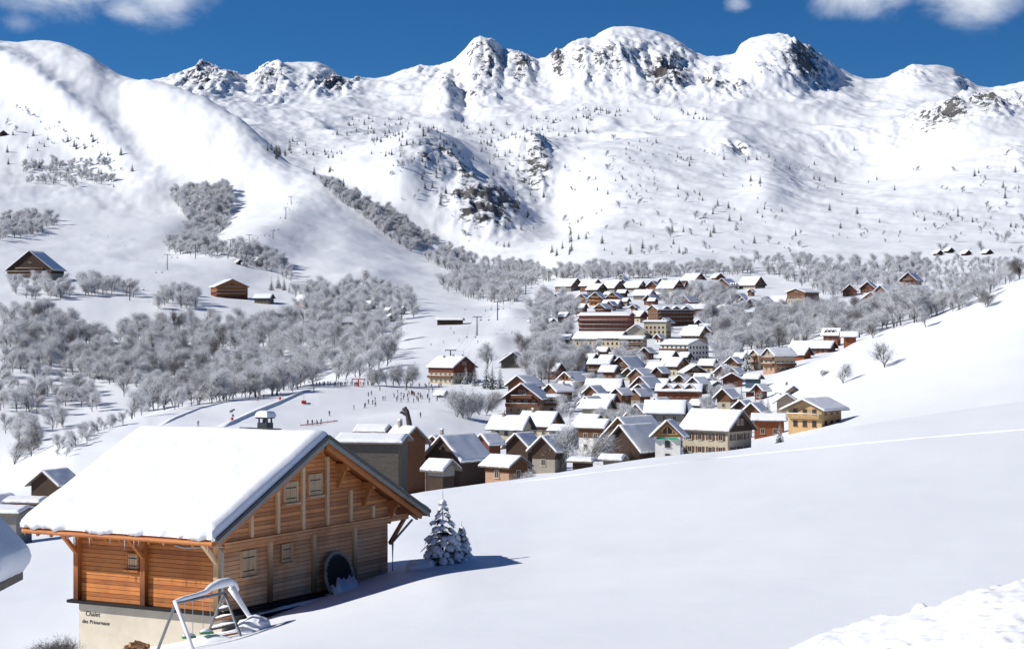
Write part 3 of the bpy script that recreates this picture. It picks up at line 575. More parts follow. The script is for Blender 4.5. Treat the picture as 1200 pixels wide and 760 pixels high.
# ---------------------------------------------------------------- snow laden firs in front
M_NEED = flat_mat('fir_needles', (.03, .045, .03), .7, .4, 3); M_TRUNK = flat_mat('fir_bark', (.06, .045, .035), .9, .3, 6)
def snow_fir(loc, H, Rb, seed, tiers, label):
    rnd = random.Random(seed); e = empty('fir_tree', loc, 0, label=label, cat='fir tree', group='snow laden firs beside the chalet')
    MB().tube([(0, 0, -.1), (0, 0, H * .6), (0, 0, H * .98)], [.06, .03, .008], 6).build('trunk', M_TRUNK, e)
    nb = MB(); sn = bmesh.new()
    for t in range(tiers):
        f = t / (tiers - 1); z = H * (.06 + .84 * f); rad = Rb * (1 - f) ** .8 + .10; n = max(3, int(9 * (1 - f) + 3)); a0 = rnd.random() * 6
        for k in range(n):
            a = a0 + 2 * math.pi * k / n + rnd.uniform(-.25, .25); r = rad * rnd.uniform(.75, 1.1); dirn = Vector((math.cos(a), math.sin(a), 0)); dr = rnd.uniform(.35, .6) * r + .03
            pts = [Vector((0, 0, z)) + dirn * r * s - Vector((0, 0, dr * s * s)) for s in (0, .35, .7, 1)]
            nb.tube(pts, [.014, .012, .008, .004], 4)
            for q in range(26): # needles twigs
                s = rnd.uniform(.2, 1); p = Vector((0, 0, z)) + dirn * r * s - Vector((0, 0, dr * s * s)); sd = dirn.cross(Vector((0, 0, 1))) * rnd.choice((-1, 1))
                tip = p + sd * rnd.uniform(.06, .2) * (1.2 - s * .5) + dirn * rnd.uniform(0, .12) - Vector((0, 0, rnd.uniform(.02, .16)))
                w = Vector((0, 0, .012)) + dirn * .014; nb.add([p - w, p + w, tip], [(0, 1, 2)])
            # clump of snow sitting on the outer half of the bough
            s = rnd.uniform(.5, .9); c = Vector((0, 0, z)) + dirn * r * s - Vector((0, 0, dr * s * s - .05)); sz = rnd.uniform(.10, .17) * (.55 + .8 * (1 - f))
            M = Matrix.Translation(c) @ Matrix.Rotation(a, 4, 'Z') @ Matrix.Rotation(math.atan2(dr, r) * .9, 4, 'Y') @ Matrix.Diagonal((sz * 1.5, sz * 1.05, sz * .8, 1))
            r0 = bmesh.ops.create_icosphere(sn, subdivisions=2, radius=1, matrix=M)
            for v in r0['verts']: v.co += Vector((rnd.uniform(-1, 1), rnd.uniform(-1, 1), rnd.uniform(-1, 1))) * sz * .2
    r0 = bmesh.ops.create_icosphere(sn, subdivisions=3, radius=1, matrix=Matrix.Translation((0, 0, H * .87)) @ Matrix.Diagonal((Rb * .14, Rb * .13, Rb * .2, 1)))
    nb.build('foliage', M_NEED, e, fix=False); me = bpy.data.meshes.new('snow'); sn.to_mesh(me); sn.free(); me.polygons.foreach_set('use_smooth', [True] * len(me.polygons)); link('snow', me, M_SNOW, e)
    MB().tube([(0, 0, H * .9), (0, 0, H * 1.1)], [.012, .004], 5).build('leader', M_TRUNK, e)
snow_fir(at(519, 75.5, -.1), 2.9, 1.0, 11, 11, 'snow laden fir standing just beyond the right end of the chalet')
snow_fir(at(541, 77.0, -.1), 1.55, .5, 5, 8, 'smaller fir growing right behind the snow laden one')
heap('snow_heap', at(494, 75.0, .0), .55, .45, .35, 6, 'rounded snowy mound at the left foot of the fir', 'snow heap')
# ---------------------------------------------------------------- houses
def far_wood(name, c, var=.35, board=.35):
    m = Mat(name, .75, .2); o = m.tc.outputs['Object']; g = m.noise(1.2, 5, .6, stretch=(1, 1, 7)); h_ = m.noise(.35, 3, .5)
    col = m.ramp(g, [(.25, tuple(x * (1 - var) for x in c)), (.75, tuple(x * (1 + var) for x in c))])
    sp = m.n('ShaderNodeSeparateXYZ'); m.l(o, sp.inputs[0])
    sx = m.math('FRACT', m.math('DIVIDE', m.math('ADD', sp.outputs[0], sp.outputs[1]), board)); gap = m.mr(m.math('ABSOLUTE', m.math('SUBTRACT', sx, .5)), .38, .5)
    m.color(m.mix(m.math('MULTIPLY', gap, .55), m.mix(m.mr(h_, .35, .75, 0, .5), col, tuple(x * .6 + .03 for x in c)), tuple(x * .3 for x in c))); return m.m
WM = {'dk': far_wood('dark_brown_boards', (.055, .032, .022)), 'br': far_wood('brown_boards', (.15, .070, .034)), 'rd': far_wood('red_brown_boards', (.15, .048, .028)),
      'or': far_wood('orange_boards', (.36, .16, .055)), 'lt': far_wood('pale_new_boards', (.54, .36, .18)), 'gw': far_wood('grey_weathered_boards', (.095, .085, .072), .4, .3),
      'cr': render_mat('cream_wall', (.46, .41, .31)), 'wh': render_mat('white_wall', (.70, .69, .66)), 'gy': render_mat('grey_wall', (.28, .27, .25)), 'bg': render_mat('beige_wall', (.42, .34, .25)),
      'gn': render_mat('sage_wall', (.34, .34, .22)), 'bl': render_mat('blue_grey_wall', (.075, .11, .14)), 'st': render_mat('stone_wall', (.30, .27, .23)), 'bk': render_mat('brick_red_wall', (.30, .09, .06)), 'ob': render_mat('orange_brick_wall', (.25, .085, .042)), 'pk': render_mat('peach_wall', (.42, .27, .18))}
M_ROOF = flat_mat('slate_roof', (.05, .052, .058), .6, .25, 2); M_EDGE = flat_mat('roof_edge', (.16, .13, .11), .7, .2, 2)
gl = Mat('window_glass', .08, .5); gl.color((.018, .022, .028)); M_GLASS = gl.m
M_FRW = flat_mat('window_frame_pale', (.50, .44, .36), .6); M_FRD = flat_mat('window_frame_brown', (.11, .05, .03), .6); M_SHB = flat_mat('brown_shutter', (.11, .045, .03), .6); M_AWN = flat_mat('green_awning', (.03, .35, .20), .6); M_BRICKC = render_mat('chimney_render', (.33, .29, .25))
def winmesh(w, h, fm):
    b = MB(); b.box((0, .0, 0), (w, .06, h), mi=1)
    for s in (-1, 1): b.box((s * (w / 2 + .0), -.035, 0), (.09, .07, h + .1)); b.box((0, -.035, s * h / 2), (w - .1, .07, .09))
    b.box((0, -.036, 0), (.05, .05, h - .1)); b.box((0, -.08, -h / 2 - .09), (w + .3, .2, .07))
    me = b.mesh('window'); me.materials.append(fm); me.materials.append(M_GLASS); return me
WIN = {'w': winmesh(.95, 1.2, M_FRW), 'd': winmesh(.95, 1.2, M_FRD), 's': winmesh(.7, .8, M_FRW), 'b': winmesh(1.8, 1.9, M_FRD)}
bb = MB()
for s in (-1, 1): bb.box((s * .78, -.05, 0), (.5, .06, 1.25))
SHUTM = bb.mesh('shutter'); SHUTM.materials.append(M_SHB)
def put(name, me, parent, x, y, z, rz=0):
    o = bpy.data.objects.new(name, me); COL.objects.link(o); o.parent = parent; o.location = (x, y, z); o.rotation_euler = (0, 0, rz); return o
ROOTS = []; HOUSES = []  # footprints for the trees
LAB = set()
def house(px0, px1, ridge, b, a, style, label, opt='', ratio=1.25, pitch=27, o=None, th=None, grp=None, cat='house', name='house', maxh=None, top_frac=.45):
    pm = (px0 + px1) / 2; D = -b if b < 0 else None
    if D is None:
        g = ground(pm, b, 235); D = g.y if g else 900
    if D > 470 and pitch < 37 and 'S' not in opt and 'block' not in cat: pitch = min(42, pitch + 9); o = o or 1.25
    if D > 700: e_ = (px1 - px0) * .06; px0 -= e_; px1 += e_
    ar = R(a); W_ = (px1 - px0) / F * D; o = (.9 if D > 350 else .8) if o is None else o
    ov = 2 * o; wr = (W_ - ov * (math.cos(ar) + abs(math.sin(ar)))) / (math.cos(ar) + ratio * abs(math.sin(ar))); wr = max(wr, 2.2); w = wr; l = ratio * w
    X = (pm - CX) / F * D; c = Vector((X, D, 0)); zs = []
    for sx in (-1, 0, 1):
        for sy in (-1, 0, 1):
            p = Vector((X + sx * w * .4, D + sy * l * .4)); zs.append(height(p.x, p.y))
    zb = min(zs[3:6] + [zs[4]]); rz = (HR - ridge) / F * D; tp = math.tan(R(pitch)); rise = (w / 2 + o) * tp
    hw = rz - zb - rise + o * tp               # wall height at the eaves line of the wall
    th = (.42 if D < 500 else .5) if th is None else th; hw -= th * .8
    if hw < 1.9: zb = zb + hw - 2.0; hw = 2.0
    if maxh and hw > maxh: zb = zb + hw - maxh; hw = maxh
    ro = empty(name, (X, D, zb), ar, label=label, cat=cat, group=grp)
    if label in LAB: print('DUP LABEL', label)
    LAB.add(label)
    near = D < 470; rw = hw + w / 2 * tp; y0, y1 = -l / 2, l / 2; dn = 3.0
    lo, up = (style.split('/') + [style])[:2] if '/' in style else (style, style)
    hm = hw * (1 - top_frac) if lo != up else 0
    hm = max(hm, .5 if lo != up else 0)
    if lo != up:
        q = MB(); q.box((0, 0, (hm - dn) / 2), (w - .1, l - .1, hm + dn)); q.build('lower_wall', WM[lo], ro)
        z_ = hm
    else: z_ = -dn
    q = MB(); poly = [(-w / 2, y0, z_), (w / 2, y0, z_), (w / 2, y0, hw), (0, y0, rw), (-w / 2, y0, hw)]; q.prism(poly, (0, 0, 0), (0, l, 0)); q.build('upper_wall' if lo != up else 'wall', WM[up], ro)
    # roof
    tr = .2; ex = w / 2 + o; ez = hw - o * tp; yy0, yy1 = y0 - o, y1 + o
    q = MB()
    for s in (-1, 1): q.prism([(0, yy0, rw + tr), (s * ex, yy0, ez + tr), (s * ex, yy0, ez), (0, yy0, rw)], (0, 0, 0), (0, yy1 - yy0, 0))
    rf = q.build('roof', M_EDGE if 'E' in opt or near else M_ROOF, ro)
    nu, nv = (16, 12) if near else (7, 6)
    sd = int(px0 * 7 + ridge) % 97
    for s in (-1, 1):
        A_ = (s * (ex - .04), yy1 - .05, ez + tr + .005); B_ = (s * (ex - .04), yy0 + .05, ez + tr + .005); C_ = (-s * .05, yy0 + .05, rw + tr + .005); D_ = (-s * .05, yy1 - .05, rw + tr + .005)
        snow_slab('roof_snow', [A_, B_, C_, D_], th * (1 if s < 0 else .8), rf, nu, nv, min(.35, th), .04 if near else .06, sd + s, ragged=.15 if D > 60 else .04)
    # openings
    side = -1 if a > 0 else 1; fl = 2.65; wk = 'd' if up in ('lt', 'cr', 'or', 'pk', 'wh') else 'w'
    if not 'N' in opt:
        nf = max(1, int((hw + .6) / fl)); big = D < 950
        sc = 1 if D < 950 else 1.15
        def row(zc, half, y, rz_, xs, fixed):
            for x in xs:
                if fixed == 'g': o_ = put('window', WIN[wk], ro, x, y0 - .012, zc)
                else: o_ = put('window', WIN[wk], ro, side * (w / 2 + .012), x, zc, side * math.pi / 2)
                if 'H' in opt and near: put('shutter', SHUTM, o_, 0, 0, 0)
        for k in range(nf):
            zc = 1.35 + k * fl
            if zc + .7 > hw + .3: break
            n = max(1, int((w - .8) / 2.3)); row(zc, 0, 0, 0, [(-(n - 1) / 2 + i) * (w - 1.2) / max(n, 1) for i in range(n)], 'g')
            if abs(a) > 12:
                n = max(1, int((l - .8) / 2.5)); row(zc, 0, 0, 0, [(-(n - 1) / 2 + i) * (l - 1.0) / max(n, 1) for i in range(n)], 's')
        zc = hw + (rw - hw) * .38
        if w > 6 and 'G' not in opt and rw - zc > 1.3: row(zc, 0, 0, 0, [-.75, .75] if w > 8 else [0], 'g')
    def balcony(zc, wd, on='g', m=None):
        q = MB(); dpt = 1.1
        q.box((0, -dpt / 2, 0), (wd, dpt, .16)); q.box((0, -dpt, 1.0), (wd, .09, .1)); q.box((0, -dpt, .5), (wd, .05, .62 if not near else .1))
        if near:
            n = int(wd / .22)
            for i in range(n): q.box((-wd / 2 + .1 + i * .22, -dpt, .52), (.13, .035, .85))
        for s in (-1, 1): q.box((s * wd / 2, -dpt / 2, .5), (.07, dpt, .8))
        ob = q.build('balcony', WM[m or up], ro)
        if on == 'g': ob.location = (0, y0, zc)
        else: ob.location = (side * w / 2, 0, zc); ob.rotation_euler = (0, 0, side * math.pi / 2)
        sn_ = MB(); sn_.tube([(-wd / 2, -dpt, 1.09), (0, -dpt, 1.11), (wd / 2, -dpt, 1.09)], .08, 6); sn_.build('rail_snow', M_SNOW, ob, smooth=True)
    if 'B' in opt:
        for k in range(1, max(2, int((hw + 1.3) / fl) + 1)):
            if k * fl < rw - 2.2: balcony(k * fl - .05, min(w - .3, w * (1 if k * fl < hw - 1.5 else .62)), 'g', 'br' if up not in ('lt', 'or', 'bk') else up)
    if 'S' in opt:
        for k in range(1, int((hw + .4) / fl)): balcony(k * fl - .05, l - .5, 's', 'br' if up != 'bk' else 'dk')
    if 'C' in opt:
        cx_ = (-side) * w * .12; cz = rw - w * .12 * tp; q = MB(); q.box((-cx_, l * .22, cz + .7), (.6, .6, 1.9)); ch_ = q.build('chimney', M_BRICKC, ro)
        snow_slab('snow_cap', [(-cx_ - .34, l * .22 - .34, cz + 1.66), (-cx_ + .34, l * .22 - .34, cz + 1.66), (-cx_ + .34, l * .22 + .34, cz + 1.66), (-cx_ - .34, l * .22 + .34, cz + 1.66)], .3, ch_, 4, 4, .15, .03, 3)
    if 'D' in opt: # row of gabled dormers on the visible slope
        n = 3
        for i in range(n):
            yc = (-(n - 1) / 2 + i) * l * .27; q = MB(); xw = side * (w / 2 + .05); hd = 1.5; dw = l * .085
            q.prism([(xw, yc - dw, hw - .4), (xw, yc + dw, hw - .4), (xw, yc + dw, hw + hd * .6), (xw, yc, hw + hd * 1.25), (xw, yc - dw, hw + hd * .6)], (0, 0, 0), (-side * w * .3, 0, 0)); dm = q.build('dormer', WM[up], ro)
            for s in (-1, 1):
                q = MB(); q.prism([(xw + side * .5, yc, hw + hd * 1.5), (xw + side * .5, yc + s * (dw + .45), hw + hd * .55), (xw + side * .5, yc + s * (dw + .45), hw + hd * .3), (xw + side * .5, yc, hw + hd * 1.26)], (0, 0, 0), (-side * w * .36, 0, 0)); q.build('dormer_roof', M_SNOW if s < 0 else M_ROOF, dm)
            put('window', WIN[wk], dm, xw + side * .012, yc, hw + .15, side * math.pi / 2)
    if 'W' in opt: # glazed gable front with awnings
        q = MB()
        q.prism([(-w * .24, y0 - .03, hw + .1), (w * .24, y0 - .03, hw + .1), (0, y0 - .03, rw - w * .16)], (0, 0, 0), (0, .02, 0)); q.build('gable_glazing', M_GLASS, ro)
        for x1_, z1_, x2_, z2_ in ((-w * .40, hw - .1, 0, rw - .6), (w * .40, hw - .1, 0, rw - .6), (-w * .42, hw - .1, w * .42, hw - .1), (-.05, hw - .1, -.05, rw - .8), (-w * .2, hw - .1, -w * .2, hw + w * .12), (w * .2, hw - .1, w * .2, hw + w * .12)):
            q = MB(); q.bar((x1_, y0 - .12, z1_), (x2_, y0 - .12, z2_), .16, .2, up=(0, 1, 0)); q.build('gable_timber', WM['lt'], ro)
        for x in (-w * .25, w * .22): q = MB(); q.prism([(x - .9, y0 - .03, hw - .75), (x - .9, y0 - .75, hw - 1.15), (x - .9, y0 - .03, hw - 1.0)], (0, 0, 0), (1.8, 0, 0)); q.build('awning', M_AWN, ro)
    ROOTS.append(ro); HOUSES.append((X, D, max(w, l) * .62, rz))
    return ro
H = house
VC = 'chalet'
# --- nearest rank behind the foreground slope
H(392, 484, 508, -285, 80, 'gw', 'long barn of blackened boards directly behind the big chalet roof', 'N', ratio=1.5, pitch=14, cat='barn', name='barn')
H(446, 506, 498, -325, 38, 'br', 'steep gabled brown barn joined to the right end of the blackened barn', 'NC', pitch=42, ratio=1.0, cat='barn', name='barn', maxh=7)
H(414, 462, 497, -385, 76, 'br', 'white roof showing between the foreground chalet apex and the steep brown barn', '', pitch=22)
H(496, 532, 509, -410, -30, 'rd', 'small red brown gable peeping between the steep barn and the broad blue shaded roof', 'NC', pitch=38)
H(491, 580, 508, -330, -40, 'dk', 'big barn with black gable and broad blue shaded roof slope', 'N', pitch=42, ratio=.9, cat='barn', name='barn', maxh=3.5)
H(552, 594, 507, -375, -46, 'rd', 'red gabled house half hidden behind the broad blue shaded roof', 'N', pitch=40, ratio=.9)
H(492, 542, 537, -262, 52, 'dk/gy', 'little shed with bluish roof in front of the black gabled barn', 'N', pitch=35, ratio=1.1, cat='shed', name='shed', maxh=2.6)
H(560, 626, 533, -300, 48, 'pk/br', 'low peach walled cabin with patchy snow at the edge of the snow field', '', pitch=30, ratio=1.2, th=.22, maxh=2.8)
H(586, 640, 506, -385, -32, 'dk', 'left one of two dark barns below the cream house with four shutters', 'N', pitch=42, maxh=3.4, ratio=.9, cat='barn', name='barn')
H(616, 672, 509, -375, -32, 'st/dk', 'right one of two dark barns beside the frosted garden tree', '', pitch=42, ratio=.9, top_frac=.5, maxh=4)
H(568, 630, 486, -490, 62, 'cr/cr', 'cream house with long white roof and a row of brown windows', 'HC', pitch=36, ratio=1.6)
H(603, 664, 481, -540, 60, 'cr/br', 'house with tall chimney joined behind the long cream house', 'C', pitch=36, ratio=1.4)
H(672, 722, 490, -450, 62, 'wh/br', 'white roofed house left of the twin dark barns', '', pitch=32, ratio=1.4)
H(640, 684, 497, -470, 60, 'st', 'low white roofed annex left of the frosted tree thicket', 'N', pitch=24, ratio=1.3)
H(700, 790, 496, -395, -42, 'dk', 'front one of twin great dark barns left of the glazed chalet', 'N', pitch=44, ratio=1.0, cat='barn', name='barn', maxh=4)
H(700, 788, 487, -440, -42, 'br', 'rear one of twin great barns showing brown boards above the front one', 'N', pitch=42, ratio=1.1, cat='barn', name='barn')
H(700, 737, 532, -300, 70, 'st', 'tiny stone outbuilding with thick snow in front of the dark twin barns', 'N', pitch=20, ratio=1.2, cat='shed', name='shed', maxh=2.2)
H(668, 698, 536, -295, 70, 'dk', 'small open shed on the edge of the snow field by the frosted tree', 'N', pitch=10, ratio=1.2, cat='shed', name='shed', maxh=2)
H(730, 780, 472, -560, -42, 'rd', 'dark red gable between the sage green building and the long white roof', 'B', pitch=40, ratio=1.0)
H(752, 808, 468, -540, 78, 'gy', 'plain building with a wide blank white roof below the orange brick block', '', pitch=34, ratio=1.7)
H(760, 808, 491, -385, -14, 'wh/or', 'small chalet with glazed orange timber gable and green awnings', 'W', pitch=44, ratio=.7, o=1.0, top_frac=.1)
H(793, 888, 479, -400, 52, 'cr/dk', 'cream house with brown shutters and dark boarded gable at the field edge', 'H', pitch=36, ratio=1.15, top_frac=.12)
H(878, 925, 484, -450, 80, 'ob', 'low orange brown building right of the shuttered cream house', '', pitch=26, ratio=1.6)
H(912, 998, 466, -430, -36, 'lt', 'new pale timber chalet with two balconies beside the open snow slope', 'B', pitch=24, ratio=1.2, o=1.5)
H(910, 940, 451, -600, 12, 'bg', 'beige gabled house above the new pale chalet', 'GC', pitch=26, o=1.2)
H(903, 940, 460, -540, -8, 'bg/bg', 'second beige gable just behind the new pale chalet roof', 'G', pitch=26, o=1.2)
H(676, 724, 467, 492, 62, 'gn/gn', 'sage green house with long white roof and a row of small windows', '', pitch=28, ratio=1.6)
H(690, 728, 461, 482, 62, 'br', 'snowy roof just above the sage green house', '', pitch=28, ratio=1.5)
H(766, 827, 449, 480, 78, 'ob/ob', 'orange brick block with dark dormers and balconies', 'DS', pitch=30, ratio=2.2, cat='apartment block')
H(734, 768, 449, 471, -18, 'cr/br', 'small yellow cream house with low brown gable', '', pitch=30, ratio=1.0)
H(738, 778, 440, 460, -36, 'rd', 'red gable right above the small yellow house', '', pitch=36)
H(736, 768, 431, 450, -36, 'br', 'brown gable above and behind the red one', '', pitch=38)
H(763, 786, 429, 449, -38, 'dk', 'black steep gable left of the yellow walled garden', 'N', pitch=42)
H(713, 744, 454, 479, -42, 'br', 'brown steep house with grey snowy slope left of the yellow house', '', pitch=38)
H(686, 731, 443, 464, 76, 'bl', 'long dark blue grey building below the half timbered house', '', pitch=26, ratio=1.8)
H(712, 760, 417, 441, -32, 'st/br', 'half timbered house with white balconies and wide gable', 'B', pitch=34)
H(688, 719, 420, 442, 74, 'bl/br', 'blue grey house left of the half timbered house', 'S', pitch=26)
H(616, 660, 462, 483, 80, 'cr/cr', 'cream building with flat white roof and dark doors beside the great red chalet', 'S', pitch=8, ratio=1.7)
H(586, 648, 448, 484, -18, 'pk/rd', 'great red brown chalet with wide gable and balconies', 'B', pitch=27, ratio=.8, o=1.5, cat=VC)
H(590, 640, 439, 470, -30, 'gy/br', 'brown chalet gable just behind the great red chalet', 'G', pitch=26, ratio=1.1)
H(634, 676, 449, 470, -55, 'gy/br', 'low spreading house with dormer right of the great red chalet', 'C', pitch=22, ratio=1.0)
H(651, 688, 435, 456, -35, 'cr/or', 'small house with orange gable beside the tall fir', '', pitch=38, ratio=1.1)
H(797, 828, 427, 447, 8, 'rd/rd', 'broad dark red gabled chalet right of the yellow walled garden', 'B', pitch=22, ratio=1.0)
H(772, 808, 418, 440, 46, 'cr/br', 'cream house with brown gable below the white apartment block', '', pitch=30)
H(756, 786, 424, 440, 50, 'br', 'brown house with wide white roof left of the cream one', '', pitch=28)
H(774, 830, 397, 421, 46, 'wh/wh', 'white apartment block with brown balconies and wide hipped roof', 'SG', pitch=16, ratio=1.1, cat='apartment block')
H(797, 832, 382, 402, 50, 'bg/br', 'brown house above the white apartment block', '', pitch=32)
H(834, 848, 434, 444, -20, 'cr', 'tiny cream tower house left of the dark red chalet row', '', pitch=12)
H(843, 874, 436, 453, -10, 'rd', 'dark red low chalet below the frosted thicket', 'G', pitch=20)
H(812, 836, 437, 449, 70, 'gy', 'low white roofed house between the red gables', '', pitch=20)
H(868, 897, 438, 454, 60, 'bl', 'dark green shed with thick snow near the open slope', 'N', pitch=18, cat='shed')
H(870, 888, 455, 464, 80, 'rd', 'low dark red hut near the open slope', 'N', pitch=12, cat='hut')
H(829, 846, 446, 458, 20, 'bl', 'small blue fronted house beside the brown roofs', 'N', pitch=20)
H(803, 834, 441, 462, -42, 'gw', 'grey gable with white edges just behind the orange brick block', 'N', pitch=38)
# --- fillers: roofs between the named ones, told apart by the house they stand next to
def fillers():
    base = [(h, o) for h, o in zip(list(HOUSES), ROOTS) if 640 < CX + F * h[0] / h[1] < 905 and h[1] > 430]
    rnd = random.Random(17); cols_ = [('cr/br', 'cream and brown'), ('br', 'brown'), ('rd', 'red brown'), ('dk', 'dark'), ('st/br', 'stone and brown'), ('wh/rd', 'white and red')]; n = 0
    short = lambda s: ' '.join(s.split()[:8])
    for k in range(1500):
        px = rnd.uniform(645, 900); row = rnd.uniform(326, 514); g = ground(px, row, 430)
        if g is None or n >= 78: continue
        rad = rnd.uniform(3.6, 5.6)
        if any((h[0] - g.x) ** 2 + (h[1] - g.y) ** 2 < (h[2] * 1.0 + rad * 1.05) ** 2 for h in HOUSES): continue
        if any(abs(CX + F * h[0] / h[1] - px) < h[2] * F / h[1] and 0 < h[1] - g.y < 16 for h in HOUSES): continue
        best = min(base, key=lambda t: (t[0][0] - g.x) ** 2 + (t[0][1] - g.y) ** 2); dx = g.x - best[0][0]; dy = g.y - best[0][1]
        rel = ('left of' if dx < 0 else 'right of') if abs(dx) > abs(dy) else ('behind' if dy > 0 else 'in front of')
        st, cn = rnd.choice(cols_); lab = 'small ' + cn + ' house ' + rel + ' the ' + short(best[1]['label'].replace('small ', '').replace('house ', '', 1) if False else best[1]['label'])
        lab = ' '.join(lab.split()[:16])
        if lab in LAB: continue
        hp_ = rad * F / g.y; H(px - hp_ * .95, px + hp_ * .95, row - hp_ * 1.15 - 2, row, rnd.choice((46, -40, 60, -30, 50)), st, lab, '', pitch=rnd.choice((30, 36, 40)), maxh=4.5); n += 1
    print('fillers', n)
# --- right, on the shoulder of the snow slope
H(878, 904, 409, 433, -58, 'bg/pk', 'left wing of the peach apartments on the shoulder of the slope', 'B', pitch=36, ratio=1.2, cat='apartment block')
H(893, 933, 407, 435, -58, 'pk/bg', 'right wing of the peach apartments with long balcony', 'BS', pitch=36, ratio=1.5, cat='apartment block')
H(925, 953, 406, 421, 46, 'ob', 'red gable joined right of the peach apartments', 'N', pitch=34)
H(926, 980, 399, 414, 62, 'rd', 'long low red building behind the red gable', '', pitch=20, ratio=2)
H(962, 988, 384, 406, 64, 'ob/ob', 'orange red building with three pointed dormers at the top of the slope', 'D', pitch=36, ratio=1.3)
H(983, 1009, 388, 404, 74, 'ob', 'plain lower wing right of the building with pointed dormers', 'N', pitch=26, ratio=1.6)
# --- upper middle
H(680, 742, 366, 391, 70, 'bk/bk', 'long brick red apartment block with many balconies', 'SG', pitch=14, ratio=2.6, cat='apartment block')
H(672, 712, 388, 409, 58, 'cr/cr', 'left one of three linked cream apartment houses', '', pitch=24, ratio=1.5)
H(702, 737, 388, 410, 58, 'cr/cr', 'middle one of three linked cream apartment houses', '', pitch=24, ratio=1.4)
H(727, 759, 393, 414, 70, 'cr/cr', 'right one of three linked cream apartment houses', 'S', pitch=18, ratio=1.5)
H(732, 759, 380, 396, -8, 'cr/cr', 'pale wide gable above the linked cream houses', 'G', pitch=28)
H(754, 787, 375, 396, 66, 'cr/cr', 'yellowish block with rows of small windows below the brown terrace', 'G', pitch=8, ratio=1.5, cat='apartment block')
H(760, 812, 357, 381, -60, 'br/br', 'long dark brown terrace with many small gables and balconies', 'DS', pitch=26, ratio=2.4, cat='terrace')
H(804, 832, 356, 369, 80, 'rd', 'red walled house with long white roof right of the brown terrace', '', pitch=24, ratio=1.8)
H(795, 819, 346, 360, -40, 'rd', 'red gable with striped roof above the long white roof', '', pitch=36)
H(738, 760, 364, 377, 42, 'cr/rd', 'red gabled house right of the brick red block', '', pitch=30)
H(696, 718, 355, 368, -32, 'rd', 'small brown house just above the brick red block', 'B', pitch=28)
H(704, 731, 351, 362, 60, 'gy', 'white roofed house below the orange trio', '', pitch=28)
H(674, 693, 344, 355, -20, 'or', 'left one of the bright orange chalets', 'B', pitch=30, grp='row of bright orange chalets')
H(689, 712, 342, 357, -20, 'or', 'middle one of the bright orange chalets', 'B', pitch=30, grp='row of bright orange chalets')
H(709, 732, 342, 356, -20, 'or', 'right one of the bright orange chalets', 'B', pitch=30, grp='row of bright orange chalets')
H(663, 676, 347, 353, -10, 'or', 'tiny low orange hut left of the orange chalets', 'N', pitch=26)
H(650, 683, 326, 341, 46, 'gy/br', 'leftmost house of the top row of the village', '', pitch=30)
H(679, 706, 327, 341, 46, 'rd', 'second house of the top row of the village from the left', '', pitch=30)
H(687, 712, 332, 345, 40, 'bl/dk', 'dark gable stepping down before the second top row house', '', pitch=30)
H(705, 732, 329, 342, 42, 'gy/br', 'brown gabled house in the top row above the orange chalets', 'B', pitch=32)
H(730, 758, 329, 340, 52, 'br', 'long white roofed house in the top row right of the orange chalets', '', pitch=30)
H(757, 775, 329, 340, -22, 'or/br', 'small house with orange wall in the middle of the top row', '', pitch=32)
H(770, 802, 328, 342, 44, 'cr/br', 'cream and brown gabled house in the top row', 'B', pitch=32)
H(722, 737, 339, 348, 60, 'dk', 'small dark house above the frosted bush row', 'N', pitch=28)
H(741, 769, 339, 351, 60, 'st', 'grey stone house with thick snow under the top row', '', pitch=26)
H(753, 773, 345, 357, -32, 'rd', 'red brown house with grey slope above the brown terrace', '', pitch=32)
H(765, 781, 342, 351, 44, 'br', 'little brown gable right of the red brown house', '', pitch=32)
H(787, 800, 341, 349, 10, 'dk', 'small dark gable half lost in frosted trees', 'N', pitch=32)
H(798, 827, 320, 333, 40, 'rd', 'highest house with red wall behind the dark roofed chalet', '', pitch=30)
H(802, 838, 328, 341, -68, 'dk', 'dark chalet with broad bluish roof in the top row', '', pitch=34, ratio=1.3)
H(836, 866, 326, 339, -30, 'rd', 'red brown house with small dormers in the top row', 'D', pitch=30)
H(833, 849, 320, 328, 20, 'br', 'small roof above the house with dormers', 'N', pitch=30)
H(865, 897, 324, 338, 44, 'cr/br', 'brown gabled house at the right end of the top row', 'B', pitch=34)
H(820, 842, 379, 387, 80, 'dk', 'low building with black roof panel among the frosted trees', 'N', pitch=20, ratio=2, th=.05)
# --- right middle cluster
H(922, 960, 338, 358, -42, 'cr/br', 'pale yellow apartment block with dark wooden balconies in the woods', 'S', pitch=18, ratio=1.2, cat='apartment block')
H(870, 892, 350, 362, -20, 'dk', 'dark winged roof at the left of the hotel group', 'N', pitch=34)
H(888, 908, 347, 361, -20, 'dk', 'second winged roof of the hotel group', 'N', pitch=34)
H(902, 926, 346, 359, 60, 'dk/br', 'white sloping roof joining the yellow apartment block', 'N', pitch=34)
H(906, 938, 357, 371, -66, 'br/dk', 'long dark balcony wing of the hotel group', 'S', pitch=16, ratio=1.8)
H(985, 1007, 333, 346, -12, 'rd', 'dark red gable at the left of the far right hamlet', '', pitch=34)
H(1006, 1031, 330, 342, -22, 'rd', 'red gabled house at the back of the far right hamlet', '', pitch=30)
H(1023, 1052, 334, 347, -42, 'gn/br', 'white roofed house in the middle of the far right hamlet', '', pitch=30)
H(1007, 1046, 342, 357, -32, 'cr/ob', 'bright red gable with cream wall in the far right hamlet', '', pitch=26)
H(1053, 1082, 319, 337, -28, 'br', 'highest brown gable of the far right hamlet', 'B', pitch=32)
H(1045, 1068, 341, 354, 20, 'dk', 'dark brown arched roof in the far right hamlet', 'N', pitch=28)
